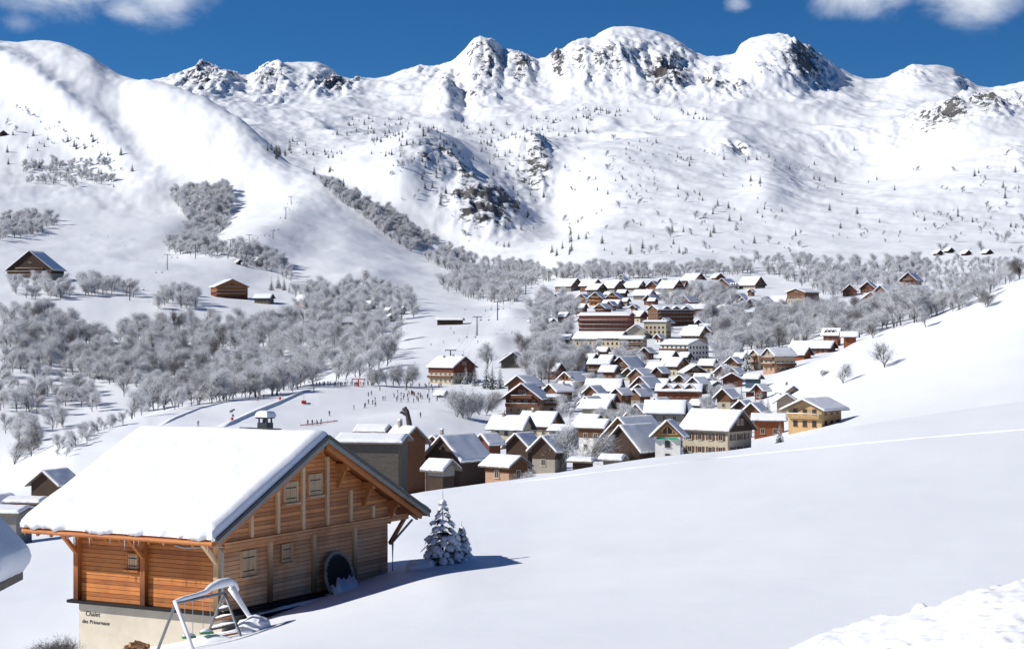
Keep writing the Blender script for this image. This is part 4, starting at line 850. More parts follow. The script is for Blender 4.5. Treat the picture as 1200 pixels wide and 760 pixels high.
H(1056, 1096, 334, 354, -40, 'cr/ob', 'orange red house with long white roof at the right of the hamlet', '', pitch=24)
for i, (x0, x1, r_, b_) in enumerate([(1093, 1105, 293, 299), (1106, 1118, 290, 296), (1126, 1138, 293, 299), (1150, 1163, 292, 298)]):
    H(x0, x1, r_, b_, 20, 'dk', ['westmost', 'second', 'third', 'eastmost'][i] + ' small dark hut below the scrub on the right mountainside', 'N', pitch=30, cat='hut', name='hut')
# --- left hillside
H(12, 72, 294, 326, -12, 'st/dk', 'large dark hotel chalet with wide gable on the left hillside', 'B', pitch=28, ratio=.55, o=1.6, cat='hotel')
H(246, 291, 327, 348, 22, 'rd/or', 'low orange red chalet above the frosted wood', 'B', pitch=15, ratio=.8)
H(344, 368, 345, 361, 42, 'or', 'small orange cabin with white roof in the frosted wood', '', pitch=32)
H(298, 321, 344, 355, 78, 'gw', 'tiny grey cabin left of the orange cabin', '', pitch=20)
H(296, 312, 301, 311, 40, 'dk', 'small dark gable beside the lone fir on the piste', 'N', pitch=38, cat='hut', name='hut')
H(275, 284, 304, 310, 40, 'dk', 'tiny dark hut left of the lone fir on the piste', 'N', pitch=30, cat='hut', name='hut')
H(426, 441, 352, 362, 44, 'gw', 'grey hut with white roof above the frosted wood edge', 'N', pitch=30, cat='hut', name='hut')
H(449, 462, 360, 368, 40, 'dk', 'left one of a cluster of dark huts by the wood edge', 'N', pitch=30, cat='hut', name='hut')
H(461, 477, 359, 368, 50, 'dk', 'right one of a cluster of dark huts by the wood edge', 'N', pitch=30, cat='hut', name='hut')
H(450, 468, 367, 376, 20, 'dk', 'low front one of a cluster of dark huts by the wood edge', 'N', pitch=26, cat='hut', name='hut')
H(391, 417, 371, 381, -60, 'dk', 'snowed under dark hut inside the frosted wood', 'N', pitch=26, cat='hut', name='hut')
H(512, 543, 372, 380, 84, 'dk', 'flat dark lift station building beside the piste', 'N', pitch=8, ratio=2.4, cat='lift station', name='lift_station')
H(586, 620, 412, 430, -6, 'gw/gw', 'grey weathered barn with brown gable top above the village', 'N', pitch=26, ratio=1.1, cat='barn', name='barn')
H(502, 557, 417, 448, 50, 'cr/rd', 'ski hotel with red gable and cream balconied side at the piste foot', 'SC', pitch=30, ratio=1.0, cat='hotel', top_frac=.35)
H(618, 628, 373, 378, 20, 'dk', 'left tiny hut in the wood right of the piste', 'N', pitch=30, cat='hut', name='hut')
H(640, 653, 373, 381, 20, 'dk', 'right tiny hut in the wood right of the piste', 'N', pitch=30, cat='hut', name='hut')
H(511, 524, 457, 465, 60, 'br', 'little brown kiosk beside the ski school field', 'N', pitch=28, cat='kiosk', name='kiosk')
H(-2, 9, 153, 158, 20, 'dk', 'tiny dark hut high on the left mountain edge', 'N', pitch=30, cat='hut', name='hut')
# --- lower left
H(32, 96, 549, -330, -24, 'pk/dk', 'house with dark gable behind the left end of the big snowy roof', 'N', pitch=36, ratio=1.0)
H(-30, 26, 579, -300, -30, 'rd', 'small red brown gable at the left edge of the picture', 'N', pitch=32)
H(6, 60, 582, -275, 80, 'br', 'low snowy roof between the left edge gable and the grey barn', 'N', pitch=10)
H(-60, 43, 592, -245, 78, 'gy', 'long grey rendered building at the left edge behind the snow field', 'N', pitch=10, ratio=2.0)
# the neighbour's cabin whose roof corner enters at the left
H(-205, 7, 553, -50, 0, 'br', 'thick rounded snowy roof corner of the nearest cabin at the left edge', 'N', pitch=44, ratio=.6, th=.95, o=.75, cat='cabin', name='cabin', maxh=2.2)
fillers()
# ---------------------------------------------------------------- trees
def twig_mat(name, c, var=.3):
    m = Mat(name, .8, .15); f = m.noise(.8, 4, .6); m.color(m.ramp(f, [(.3, tuple(x * (1 - var) for x in c)), (.7, tuple(min(.9, x * (1 + var)) for x in c))]))
    tr = m.n('ShaderNodeBsdfTranslucent'); tr.inputs[0].default_value = (*c, 1); ms = m.n('ShaderNodeMixShader'); ms.inputs[0].default_value = .35; m.l(m.b.outputs[0], ms.inputs[1]); m.l(tr.outputs[0], ms.inputs[2]); m.l(ms.outputs[0], m.o.inputs[0]); return m.m
M_FROST = twig_mat('frosted_twigs', (.82, .83, .86), .12); M_BARK2 = twig_mat('bare_bark', (.12, .105, .10)); M_TWB = twig_mat('brown_twigs', (.10, .08, .072)); M_TWG = twig_mat('greyish_twigs', (.40, .39, .40))
def twig(nb, p, d, L_, w, mi, rnd):
    s = d.cross(Vector((rnd.uniform(-1, 1), rnd.uniform(-1, 1), rnd.uniform(-1, 1)))).normalized() * w
    b = len(nb.v); nb.v += [tuple(p - s), tuple(p + s), tuple(p + d * L_)]; nb.f.append((b, b + 1, b + 2)); nb.mi.append(mi)
def gen_tree(seed, H_, crown=.36, ntip=270, tw=11, wtw=.021, frost=.87, low=.22, upright=.5, stems=1, tl=1.0):
    """returns (trunk mesh builder, crown mesh builder); a branching skeleton with twigs at every tip"""
    rnd = random.Random(seed); tr = MB(); cr = MB(); tips = []
    def grow(p, d, L_, r, lev):
        n = 3; pts = [p]; q = p; dd_ = d
        for i in range(n):
            dd_ = (dd_ + Vector((rnd.uniform(-1, 1), rnd.uniform(-1, 1), rnd.uniform(-.4, .9) * upright)) * .20).normalized(); q = q + dd_ * L_ / n; pts.append(q)
            if lev >= 2: tips.append((q, dd_))
        (tr if lev <= 1 else cr).tube(pts, [r * (1 - .45 * i / n) for i in range(n + 1)], 5 if lev < 2 else 3, mi=1 if lev > 1 else 0, cap=False)
        if lev >= 3: tips.append((q, dd_)); return
        k = {0: 10, 1: 5, 2: 4}[lev]
        for i in range(k):
            a = 2 * math.pi * (i + rnd.random() * .6) / k; f = rnd.uniform(.3, 1) if lev else .12 + .88 * (i + rnd.random()) / k; ip = min(n - 1, int(f * n)); st = pts[ip].lerp(pts[ip + 1], f * n - ip)
            perp = dd_.cross(Vector((math.cos(a * 1.7), math.sin(a), .3))).normalized(); perp = Matrix.Rotation(a, 3, dd_) @ perp
            nd = (dd_ * rnd.uniform(.65, 1.1) + perp * rnd.uniform(.45, .85) + Vector((0, 0, .35 * upright))).normalized(); grow(st, nd, L_ * rnd.uniform(.5, .72) * (1.0 if lev else .62 + .38 * math.sin(math.pi * min(1, f * .9))), r * .5, lev + 1)
    for s in range(stems):
        d0 = Vector((rnd.uniform(-1, 1), rnd.uniform(-1, 1), 0)) * (.12 if stems == 1 else .45) + Vector((0, 0, 1)); grow(Vector((0, 0, -.3)), d0.normalized(), H_ * .50, H_ * .015 / (stems ** .5), 0)
    zs = [t[0].z for t in tips]; zm = max(zs); rad = H_ * crown
    cen = sum((t[0] for t in tips), Vector()) / len(tips)
    rnd.shuffle(tips); tips = tips[:ntip]
    for p, d in tips:
        for i in range(tw):
            dv = (d * .6 + Vector((rnd.uniform(-1, 1), rnd.uniform(-1, 1), rnd.uniform(-.6, 1.1)))).normalized(); q = p + Vector((rnd.gauss(0, 1), rnd.gauss(0, 1), rnd.gauss(0, 1))) * H_ * .042
            twig(cr, q, dv, H_ * rnd.uniform(.06, .15) * tl, wtw * rnd.uniform(.6, 1.3), 0 if rnd.random() < frost else 1, rnd)
    k = H_ / (zm + H_ * .03)
    for mb in (tr, cr): mb.v = [(x * k, y * k, z * k) for x, y, z in mb.v]
    return tr, cr
def gen_fir(seed, H_, Rb, snow=.6, tiers=15, per=9):
    rnd = random.Random(seed); tr = MB().tube([(0, 0, -.5), (0, 0, H_ * .97)], [H_ * .018, H_ * .003], 6); cr = MB()
    for t in range(tiers):
        f = t / (tiers - 1); z = H_ * (.07 + .88 * f); rad = Rb * (1 - f) ** .85 + Rb * .06; n = max(4, int(per * (1.1 - f)) + 2); a0 = rnd.random() * 6
        for k_ in range(n):
            a = a0 + 2 * math.pi * k_ / n + rnd.uniform(-.2, .2); r = rad * rnd.uniform(.7, 1.15); d = Vector((math.cos(a), math.sin(a), 0)); sd = Vector((-d.y, d.x, 0)); dr = r * rnd.uniform(.3, .55); w = r * .26 + .05
            for j in range(4):
                s0, s1 = j / 4, (j + 1.15) / 4; p0 = Vector((0, 0, z)) + d * r * s0 - Vector((0, 0, dr * s0 ** 1.6)); p1 = Vector((0, 0, z)) + d * r * s1 - Vector((0, 0, dr * s1 ** 1.6)); ww = w * (1 - s0 * .7) * rnd.uniform(.8, 1.2)
                dn = Vector((0, 0, -.12 * r - .05))
                b = len(cr.v); cr.v += [tuple(p0), tuple((p0 + p1) / 2 + sd * ww + dn), tuple(p1), tuple((p0 + p1) / 2 - sd * ww + dn)]; cr.f += [(b, b + 1, b + 2), (b, b + 2, b + 3)]
                cr.mi += [0, 0]
                if rnd.random() < snow:
                    u = Vector((0, 0, .05 + .02 * r)); c0 = (p0 + p1) / 2 + u * 1.5; sw_ = ww * .62; b = len(cr.v)
                    cr.v += [tuple(p0 + u * .4), tuple((p0 + p1) / 2 + sd * sw_ + dn * .35), tuple(p1 + u * .2), tuple((p0 + p1) / 2 - sd * sw_ + dn * .35), tuple(c0)]
                    cr.f += [(b, b + 1, b + 4), (b + 1, b + 2, b + 4), (b + 2, b + 3, b + 4), (b + 3, b, b + 4)]; cr.mi += [1] * 4
    return tr, cr
M_FIRN = flat_mat('fir_foliage', (.022, .036, .026), .8, .4, 1.2)
def protos(kind, lst, mats):
    out_ = []
    for tr, cr in lst:
        mt = tr.mesh(kind + '_trunk'); mt.materials.append(mats[0]); mc = cr.mesh(kind + '_crown')
        for m in mats[1:]: mc.materials.append(m)
        j = MB(); j.add(tr.v, tr.f, 0); j.mi = [2] * len(tr.f); j.add(cr.v, cr.f, 0); j.mi = [2] * len(tr.f) + list(cr.mi); mj = j.mesh(kind + '_whole'); mj.materials.append(mats[1]); mj.materials.append(mats[2]); mj.materials.append(mats[0])
        out_.append((mt, mc, mj))
    return out_
PR = {
 'F': protos('frosted', [gen_tree(1, 10), gen_tree(2, 10, stems=2), gen_tree(3, 10, upright=.9), gen_tree(4, 10, stems=3, upright=.3), gen_tree(5, 10, upright=.8, frost=.7), gen_tree(6, 10, stems=2, frost=.92)], (M_BARK2, M_FROST, M_BARK2)),
 'B': protos('bare', [gen_tree(11, 10, stems=3, frost=.75, ntip=250, tw=11), gen_tree(12, 10, stems=2, frost=.7, ntip=250, tw=11), gen_tree(13, 10, frost=.7, ntip=250, tw=11)], (M_BARK2, M_TWG, M_TWB)),
 'W': protos('brown', [gen_tree(21, 10, stems=3, frost=.25, ntip=220, tw=10), gen_tree(22, 10, stems=2, frost=.25, ntip=220, tw=10)], (M_BARK2, M_TWG, M_TWB)),
 'N': protos('near', [gen_tree(31, 10, ntip=420, tw=9, wtw=.028, stems=1, frost=.72), gen_tree(32, 10, ntip=420, tw=9, wtw=.028, stems=3, frost=.66), gen_tree(33, 10, ntip=200, tw=6, wtw=.022, stems=2, frost=.45)], (M_BARK2, M_FROST, M_BARK2)),
 'C': protos('fir', [gen_fir(41, 10, 2.1), gen_fir(42, 10, 1.7, .55), gen_fir(43, 10, 2.4, .7), gen_fir(44, 10, 2.2, .12)], (M_TRUNK, M_FIRN, M_SNOW)),
}
NAMES = {'F': ('frosted_tree', 'tree'), 'N': ('frosted_tree', 'tree'), 'B': ('bare_tree', 'tree'), 'W': ('bare_tree', 'tree'), 'C': ('fir_tree', 'fir tree')}
def plant(kind, p, h_, label, grp=None, i=None, wide=1.0):
    i = random.randrange(len(PR[kind])) if i is None else i; mt, mc, mj = PR[kind][i]; nm, cat = NAMES[kind]
    e = empty(nm, p, random.random() * 6.28, label=label, cat=cat, group=grp); s = h_ / 10; e.scale = (s * wide, s * wide, s); e.location.z -= .2
    t = bpy.data.objects.new('trunk', mt); COL.objects.link(t); t.parent = e; c = bpy.data.objects.new('crown', mc); COL.objects.link(c); c.parent = e; return e
def inpoly(x, y, P):
    c = False; j = len(P) - 1
    for i in range(len(P)):
        if (P[i][1] > y) != (P[j][1] > y) and x < (P[j][0] - P[i][0]) * (y - P[i][1]) / (P[j][1] - P[i][1]) + P[i][0]: c = not c
        j = i
    return c
HX = np.array([(h_[0], h_[1], h_[2]) for h_ in HOUSES])
def clear(x, y, m=1.0): return not np.any((HX[:, 0] - x) ** 2 + (HX[:, 1] - y) ** 2 < (HX[:, 2] + m) ** 2)
def PL(s): return [tuple(float(v) for v in t.split(',')) for t in s.split()]
ZONES = [ # polygon of tree feet in the photo, px^2 per tree, kinds, height range, label, group
 ('0,372 60,372 95,388 118,400 150,385 175,390 230,385 300,385 345,374 400,388 440,392 468,400 462,426 415,447 372,450 320,458 262,467 215,476 160,484 130,452 60,440 0,436', 84, 'FFFFFB', 10, 15, 'frosted bare tree in the big wood on the left hillside', 'trees of the big frosted wood'),
 ('0,440 60,440 100,455 120,472 104,498 70,512 30,540 0,556', 150, 'FFB', 7, 11, 'frosted bare tree in the hollow at the left edge above the grey building', 'trees in the hollow at the left edge'),
 ('150,484 215,476 262,467 320,458 366,450 372,453 330,462 262,471 200,481 150,492', 34, 'FF', 8, 12, 'frosted tree along the upper rim of the ski school field', 'trees along the rim of the ski field'),
 ('60,515 104,500 150,485 158,492 110,515 80,535 66,540', 60, 'BF', 2, 4.5, 'bare sapling on the bank behind the snowy chalet roof', 'saplings on the bank'),
 ('0,255 45,252 70,264 50,275 0,282', 16, 'WWB', 7, 11, 'greyish bare tree in the wood at the far left edge of the piste', 'trees at the left edge of the piste'),
 ('196,228 215,224 266,220 273,238 264,266 256,294 215,292 224,265', 15, 'WWW', 9, 15, 'brown bare tree in the wood dividing the upper pistes', 'trees dividing the upper pistes'),
 ('188,284 230,284 300,296 330,308 348,332 318,324 280,306 200,298', 22, 'BBF', 8, 13, 'grey bare tree beside the chairlift pylons', 'trees beside the chairlift'),
 ('90,335 158,337 160,350 92,346', 26, 'BF', 9, 13, 'frosted tree in the row below the dark hotel', 'row of trees below the dark hotel'),
 ('10,330 80,330 84,352 20,352', 40, 'FB', 8, 11, 'frosted tree just below the dark hotel chalet', 'trees at the foot of the dark hotel'),
 ('176,348 228,345 232,362 180,362', 30, 'FB', 8, 12, 'frosted tree in the clump left of the orange red chalet', 'clump left of the orange red chalet'),
 ('346,345 400,340 438,330 482,352 488,372 445,396 380,392 345,374', 36, 'BWFW', 8, 13, 'bare tree in the grey wood left of the main piste', 'grey wood left of the main piste'),
 ('372,212 400,221 460,252 500,277 560,308 640,316 646,330 605,338 552,330 500,306 455,280 420,250 398,236', 12, 'WWW', 8, 13, 'brown bare tree in the gully wood above the village', 'trees in the gully wood'),
 ('515,333 560,330 612,342 616,352 590,358 556,352 520,342', 22, 'BF', 9, 14, 'grey tree in the wood beside the middle of the piste', 'wood beside the middle of the piste'),
 ('628,352 668,350 684,378 676,404 682,440 645,456 615,446 608,425 622,404 624,376', 42, 'FFB', 8, 13, 'frosted tree in the wood between the piste and the village', 'wood between the piste and the village'),
 ('660,408 760,410 770,425 700,448 690,432 660,440', 75, 'F', 6, 9, 'frosted garden tree among the middle houses', 'frosted trees among the middle houses'),
 ('776,352 860,348 880,368 1000,368 1060,360 1110,352 1162,350 1130,364 1060,382 1000,398 960,400 900,412 845,420 830,402 815,376 780,372', 46, 'FFFB', 9, 14, 'frosted tree in the wood right of the upper village', 'wood right of the upper village'),
 ('880,306 940,306 1000,312 1100,305 1200,306 1200,328 1160,346 1090,342 1000,336 980,352 940,336 900,324', 30, 'BWF', 8, 12, 'greyish tree in the upper right wood below the mountain', 'upper right wood'),
 ('650,322 700,316 740,322 800,318 880,314 882,322 800,325 700,329 652,330', 16, 'BWW', 8, 13, 'bare tree in the strip above the top row of houses', 'strip of trees above the top houses'),
 ('835,405 880,405 878,436 842,434', 60, 'F', 7, 11, 'frosted tree in the thicket above the dark red chalet', 'thicket above the dark red chalet'),
 ('645,455 700,440 880,440 900,478 780,500 700,510 640,490', 170, 'FFC', 4, 6.5, 'small frosted tree between the lower village houses', 'small trees in the lower village'),
 ('650,345 860,345 850,400 660,400', 150, 'F', 4, 6, 'frosted tree between the upper village houses', 'trees between the upper village houses'),
 ('1060,200 1200,196 1200,235 1120,232', 150, 'WB', 8, 14, 'scrub tree high on the right mountainside', 'scrub on the right mountainside'),
 ('860,262 1200,240 1200,300 1100,296 870,300', 75, 'BW', 6, 12, 'scrub tree on the slope above the right woods', 'scrub above the right woods'),
 ('26,192 130,190 140,212 100,222 30,216', 30, 'W', 7, 13, 'dark scrub tree in the shaded hollow on the left mountain', 'scrub in the left hollow'),
 ('0,120 60,135 110,190 190,210 200,226 130,205 60,170 0,150', 90, 'WB', 6, 12, 'scrub tree on the left mountain ridge', 'scrub on the left ridge'),
 ('380,170 640,175 640,290 560,290 440,225', 230, 'WB', 8, 14, 'scrub tree in the shaded bowl', 'scrub in the shaded bowl'),
 ('660,150 1000,200 860,300 660,300', 190, 'WBW', 8, 14, 'scrub tree on the sunny mountainside above the village', 'scrub above the village'),
]
HP = CX + F * HX[:, 0] / HX[:, 1]; HWd = HX[:, 2] * F / HX[:, 1]
def hides(g):
    px = CX + F * g.x / g.y; return bool(np.any((np.abs(HP - px) < HWd * 1.1) & (HX[:, 1] > g.y) & (HX[:, 1] - g.y < np.maximum(30, g.y * .07))))
DENS = {'scrub tre': 1.5, 'dark scru': 1.2}
cand = []; rz_ = random.Random(99)
for poly, area, kinds, h0, h1, lab, grp in ZONES:
    P_ = PL(poly); xs = [p[0] for p in P_]; ys = [p[1] for p in P_]; bx = (max(xs) - min(xs)) * (max(ys) - min(ys)); n = int(bx / area * DENS.get(lab[:9], 1.45))
    for _ in range(n):
        x = rz_.uniform(min(xs), max(xs)); y = rz_.uniform(min(ys), max(ys))
        if not inpoly(x, y, P_): continue
        if float(vnoise(np.array([x / 17.]), np.array([y / 9.]), 5)[0]) < (-.36 if lab[:5] != 'scrub' else .06): continue
        g = ground(x, y, 235)
        if g is None or g.y < 480 or not clear(g.x, g.y): continue
        if g.y > 560 and hides(g) and rz_.random() < .85: continue
        hh = rz_.uniform(h0, h1) * (rz_.choice((.35, .5, .6, .9)) if lab[:5] == 'scrub' else 1) * (1 + .25 * rz_.uniform(-1, 1)); hh *= .6 if (x > 1080 and y < 372 and y > 300) else 1; kk = rz_.choice(kinds); cand.append((hh / g.y, g, hh, kk, lab if kk != 'C' else 'small fir between the lower village houses', grp if kk != 'C' else 'small firs in the lower village'))
cand.sort(key=lambda c: -c[0]); print('trees', len(cand))
for _, g, hh, k, lab, grp in cand[:285]: plant(k, g, hh, lab, grp)
# the far rest of the woods: one object that scatters whole trees on points
def scatter(name, rest, kinds, label, cat):
    coll = bpy.data.collections.new(name + '_kinds'); k = 0; start = {}
    for kd in kinds:
        start[kd] = (k, len(PR[kd]))
        for mt, mc, mj in PR[kd]: o = bpy.data.objects.new('%03d_%s' % (k, name), mj); coll.objects.link(o); k += 1
    me = bpy.data.meshes.new(name); me.from_pydata([tuple(r[1]) for r in rest], [], [])
    ai = me.attributes.new('which', 'INT', 'POINT'); asc = me.attributes.new('size', 'FLOAT', 'POINT'); ar_ = me.attributes.new('turn', 'FLOAT', 'POINT')
    rr_ = random.Random(4)
    ai.data.foreach_set('value', [start[r[3]][0] + rr_.randrange(start[r[3]][1]) for r in rest]); asc.data.foreach_set('value', [r[2] / 10 for r in rest]); ar_.data.foreach_set('value', [rr_.random() * 6.28 for r in rest])
    ob = link(name, me); ng = bpy.data.node_groups.new(name, 'GeometryNodeTree')
    ng.interface.new_socket('Geometry', in_out='INPUT', socket_type='NodeSocketGeometry'); ng.interface.new_socket('Geometry', in_out='OUTPUT', socket_type='NodeSocketGeometry')
    N = ng.nodes.new; gi = N('NodeGroupInput'); go = N('NodeGroupOutput'); ip = N('GeometryNodeInstanceOnPoints'); ci = N('GeometryNodeCollectionInfo')
    ci.inputs['Collection'].default_value = coll; ci.inputs['Separate Children'].default_value = True; ci.inputs['Reset Children'].default_value = True
    def attr(nm, ty):
        a = N('GeometryNodeInputNamedAttribute'); a.data_type = ty; a.inputs[0].default_value = nm; return next(s for s in a.outputs if s.enabled and s.name == 'Attribute')
    cx_ = N('ShaderNodeCombineXYZ'); Lk = ng.links.new; Lk(attr('turn', 'FLOAT'), cx_.inputs[2])
    Lk(gi.outputs[0], ip.inputs['Points']); Lk(ci.outputs[0], ip.inputs['Instance']); ip.inputs['Pick Instance'].default_value = True
    Lk(attr('which', 'INT'), ip.inputs['Instance Index']); Lk(cx_.outputs[0], ip.inputs['Rotation']); Lk(attr('size', 'FLOAT'), ip.inputs['Scale']); Lk(ip.outputs[0], go.inputs[0])
    md = ob.modifiers.new('scatter', 'NODES'); md.node_group = ng; tag(ob, label, cat, kind='stuff')
scatter('frosted_woodland', cand[285:], 'FBWC', 'far frosted and bare woods and scrub spread over the hillsides', 'woodland')

# trees one can pick out
def T(kind, px, base, h_, lab, i=None, grp=None, wide=1., D=None):
    g = at(px, D) if D else ground(px, base, 235)
    return plant(kind, g, h_, lab, grp, i, wide)
T('N', 655, 0, 9.5, 'tall white frosted tree in front of the dark barns at the field edge', 0, D=372)
T('N', 689, 0, 8.0, 'broad frosted tree leaning by the twin dark barns', 1, D=385, wide=1.3)
T('N', 607, 0, 4.6, 'low bushy frosted tree beside the peach walled cabin', 1, D=292, wide=1.1)
T('N', 1037, 430, 8.0, 'round bare tree standing alone on the open right slope', 2, wide=1.2)
T('N', 988, 449, 6.6, 'open branched bare tree on the slope above the pale chalet', 2)
T('N', 1085, 383, 7.0, 'frosted bare tree where the right slope meets the wood', 0)
T('B', 1156, 360, 6, 'low wide bush on the crest of the right slope', 0, wide=1.5)
T('B', 964, 441, 2.6, 'little bush on the slope left of the open branched tree', 0, wide=1.5)
T('N', 1023, 396, 5.5, 'thin pale tree at the top of the slope beside the wood', 2)
T('N', 341, 455, 12, 'bright white round frosted tree at the rim of the ski school field', 0, wide=1.2)
for x, b_, h_ in ((436, 452, 7.5), (444, 452, 8.5), (453, 452, 8), (461, 452, 9.5), (468, 452, 9), (476, 452, 10), (483, 452, 9)): T('N', x, b_, h_, 'slender frosted tree in the row left of the ski hotel', 0 if x % 2 else 1, 'row of trees by the ski hotel')
for x, b_, h_ in ((535, 488, 9.5), (543, 490, 9.5), (550, 491, 9), (562, 486, 9), (570, 486, 9), (576, 482, 8)): T('N', x, b_, h_, 'grey frosted tree on the bank below the ski hotel', 1, 'trees on the bank below the ski hotel')
T('N', 571, 432, 13, 'tall pale frosted tree right of the ski hotel', 0)
for x, b_, h_ in ((592, 428, 6), (603, 430, 6), (614, 429, 7), (622, 424, 9), (631, 430, 10), (640, 436, 10)): T('N', x, b_, h_, 'frosted tree around the grey weathered barn', 0, 'trees around the grey barn')
for j, (x, b_, h_, lab) in enumerate([(546, 450, 9, 'snowy fir against the red gable of the ski hotel'), (557, 452, 11, 'tall snowy fir at the right corner of the ski hotel'), (570, 455, 12, 'dense snowy fir right of the ski hotel'), (577, 456, 11, 'second dense fir right of the ski hotel'), (586, 455, 10.5, 'slim dark fir left of the brown chalet gables'),
     (670, 467, 13, 'tall dark fir standing in the village above the sage green house'), (661, 440, 8, 'small fir in the wood edge beside the orange gable'), (687, 436, 7, 'small fir left of the half timbered house'), (869, 482, 9.5, 'tall snow caked fir among the lower right roofs'), (885, 487, 6.5, 'left one of three dark firs behind the low orange building'), (892, 487, 8.5, 'middle one of three dark firs behind the low orange building'), (900, 487, 6, 'right one of three dark firs behind the low orange building'),
     (914, 0, 5.2, 'small clipped snowy fir at the corner of the pale chalet'), (943, 0, 4.5, 'small dark fir behind the roof of the pale chalet'), (876, 435, 12, 'big snowy fir left of the peach apartments'), (819, 430, 8, 'snowy fir right of the white apartment block'), (902, 405, 9, 'fir in the wood above the peach apartments'), (934, 398, 9, 'fir beside the long low red building'), (942, 398, 8, 'second fir beside the long low red building'), (759, 393, 7, 'little fir beside the pale wide gable'), (758, 420, 6, 'little fir right of the linked cream houses'),
     (383, 356, 14, 'tall lone fir in the grey wood'), (326, 338, 14, 'largest of the dark firs left of the lone fir'), (333, 340, 12, 'second of the clump of dark firs'), (318, 340, 13, 'left one of the clump of dark firs'), (339, 343, 9, 'lowest right one of the clump of dark firs'), (287, 312, 14, 'lone snowy fir beside the small huts on the piste'), (244, 293, 12, 'left fir in the clump under the upper pistes'), (251, 294, 13, 'middle fir in the clump under the upper pistes'), (259, 295, 11, 'right fir in the clump under the upper pistes'),
     (446, 378, 9, 'fir left of the low front hut of the cluster'), (470, 380, 9, 'fir right of the low front hut of the cluster'), (420, 372, 8, 'fir above the snowed under hut'), (680, 362, 10, 'slender fir at the left edge of the upper village'), (660, 372, 9, 'fir in the wood right of the piste'), (272, 456, 10, 'dark fir inside the left wood near the field rim')]):
    if b_: T('C', x, b_, h_, lab, j % 4)
    else: T('C', x, b_, h_, lab, j % 4, D=400 if x < 930 else 480)
rz2 = random.Random(12); far_firs = []
for poly, area in (('370,140 660,135 760,135 640,175 480,185 380,180', 34), ('300,180 345,165 420,190 390,205', 26), ('640,125 800,130 860,140 700,150', 28), ('660,150 900,170 900,300 660,300', 260), ('560,255 700,260 700,300 600,300', 130), ('900,150 1200,200 1200,270 900,280', 420), ('440,185 640,170 640,260 500,250', 110), ('0,110 110,160 200,215 120,230 0,190', 150), ('330,190 365,200 420,225 400,230 350,205', 40)):
    P_ = PL(poly); xs = [p[0] for p in P_]; ys = [p[1] for p in P_]
    for _ in range(int((max(xs) - min(xs)) * (max(ys) - min(ys)) / area)):
        x = rz2.uniform(min(xs), max(xs)); y = rz2.uniform(min(ys), max(ys))
        if not inpoly(x, y, P_): continue
        g = ground(x, y, 1800)
        if float(vnoise(np.array([x / 22.]), np.array([y / 7.]), 15)[0]) < -.02: continue
        if g: far_firs.append((0, g, rz2.uniform(5, 15), 'C'))
print('far firs', len(far_firs)); far_firs.sort(key=lambda q: q[1].y)
for q in far_firs[:240]: plant('C', q[1], q[2], 'tiny dark fir dotted on the high mountainside', 'firs dotted on the mountainside', 3)
if len(far_firs) > 240: scatter('far_fir_scatter', far_firs[240:], 'C', 'farthest firs speckling the high mountain shelf', 'woodland')
# bushes at the bottom left corner
for j, (px, D, h_) in enumerate(((20, 55.5, .9), (36, 56, 1.0), (48, 56.5, 1.15), (60, 57, 1.3), (70, 57.5, 1.35), (80, 58, 1.4), (55, 55, 1.0), (74, 56, 1.2))):
    e = plant('W', at(px, D), h_ * .95, 'leafless frosted shrub at the bottom left corner below the cream wall', 'shrubs at the bottom left', j % 2, 1.3); e.name = 'shrub'; e['category'] = 'shrub'
# the broken pollard among the roofs
g = at(485, 345); e = empty('pollard_tree', g, 0, label='broken bare pollard trunk rising above the steep brown barn', cat='dead tree')
zt = (380 - 480) / F * 345 - g.z
MB().tube([(0, 0, -.5), (-.3, 0, zt * .5), (-.9, 0, zt * .85), (-1.3, 0, zt)], [.55, .5, .5, .35], 8).build('trunk', M_BARK2, e)
b = MB()
for dx, dz, l_ in ((-1.6, .2, 1.5), (-.9, .6, 1.6), (-2.2, -.6, 1.2), (.3, -2, .9)): b.tube([(-1.0, 0, zt - .6 + min(0, dz)), (-1.0 + dx * .6, .1, zt + dz * .6), (-1.0 + dx * .7, .1, zt + dz)], [.3, .28, .22], 6)
b.build('branch', M_BARK2, e)
# ---------------------------------------------------------------- skiers
def person_mesh(J, mats):
    """J: joints {name: (pos, radius)}; one continuous skinned body"""
    names = list(J); me = bpy.data.meshes.new('person'); E = [('pelvis', 'chest'), ('chest', 'neck'), ('neck', 'head'), ('head', 'crown'), ('pelvis', 'hipl'), ('pelvis', 'hipr'), ('hipl', 'kneel'), ('kneel', 'anklel'), ('anklel', 'toel'), ('hipr', 'kneer'), ('kneer', 'ankler'), ('ankler', 'toer'),
        ('chest', 'shl'), ('shl', 'ell'), ('ell', 'hal'), ('chest', 'shr'), ('shr', 'elr'), ('elr', 'har')]
    me.from_pydata([J[n][0] for n in names], [(names.index(a), names.index(b)) for a, b in E], []); o = bpy.data.objects.new('tmp', me); COL.objects.link(o)
    o.modifiers.new('s', 'SKIN'); sd = o.modifiers.new('u', 'SUBSURF'); sd.levels = 1
    for i, n in enumerate(names): r = J[n][1]; me.skin_vertices[0].data[i].radius = (r, r)
    me.skin_vertices[0].data[names.index('pelvis')].use_root = True
    bpy.context.view_layer.update(); out_ = bpy.data.meshes.new_from_object(o.evaluated_get(bpy.context.evaluated_depsgraph_get())); bpy.data.objects.remove(o)
    out_.materials.clear()
    for m in mats: out_.materials.append(m)
    for p in out_.polygons: z = p.center.z; p.material_index = 0 if z > .92 and z < 1.46 else (2 if z >= 1.46 else 1)
    out_.polygons.foreach_set('use_smooth', [True] * len(out_.polygons)); return out_
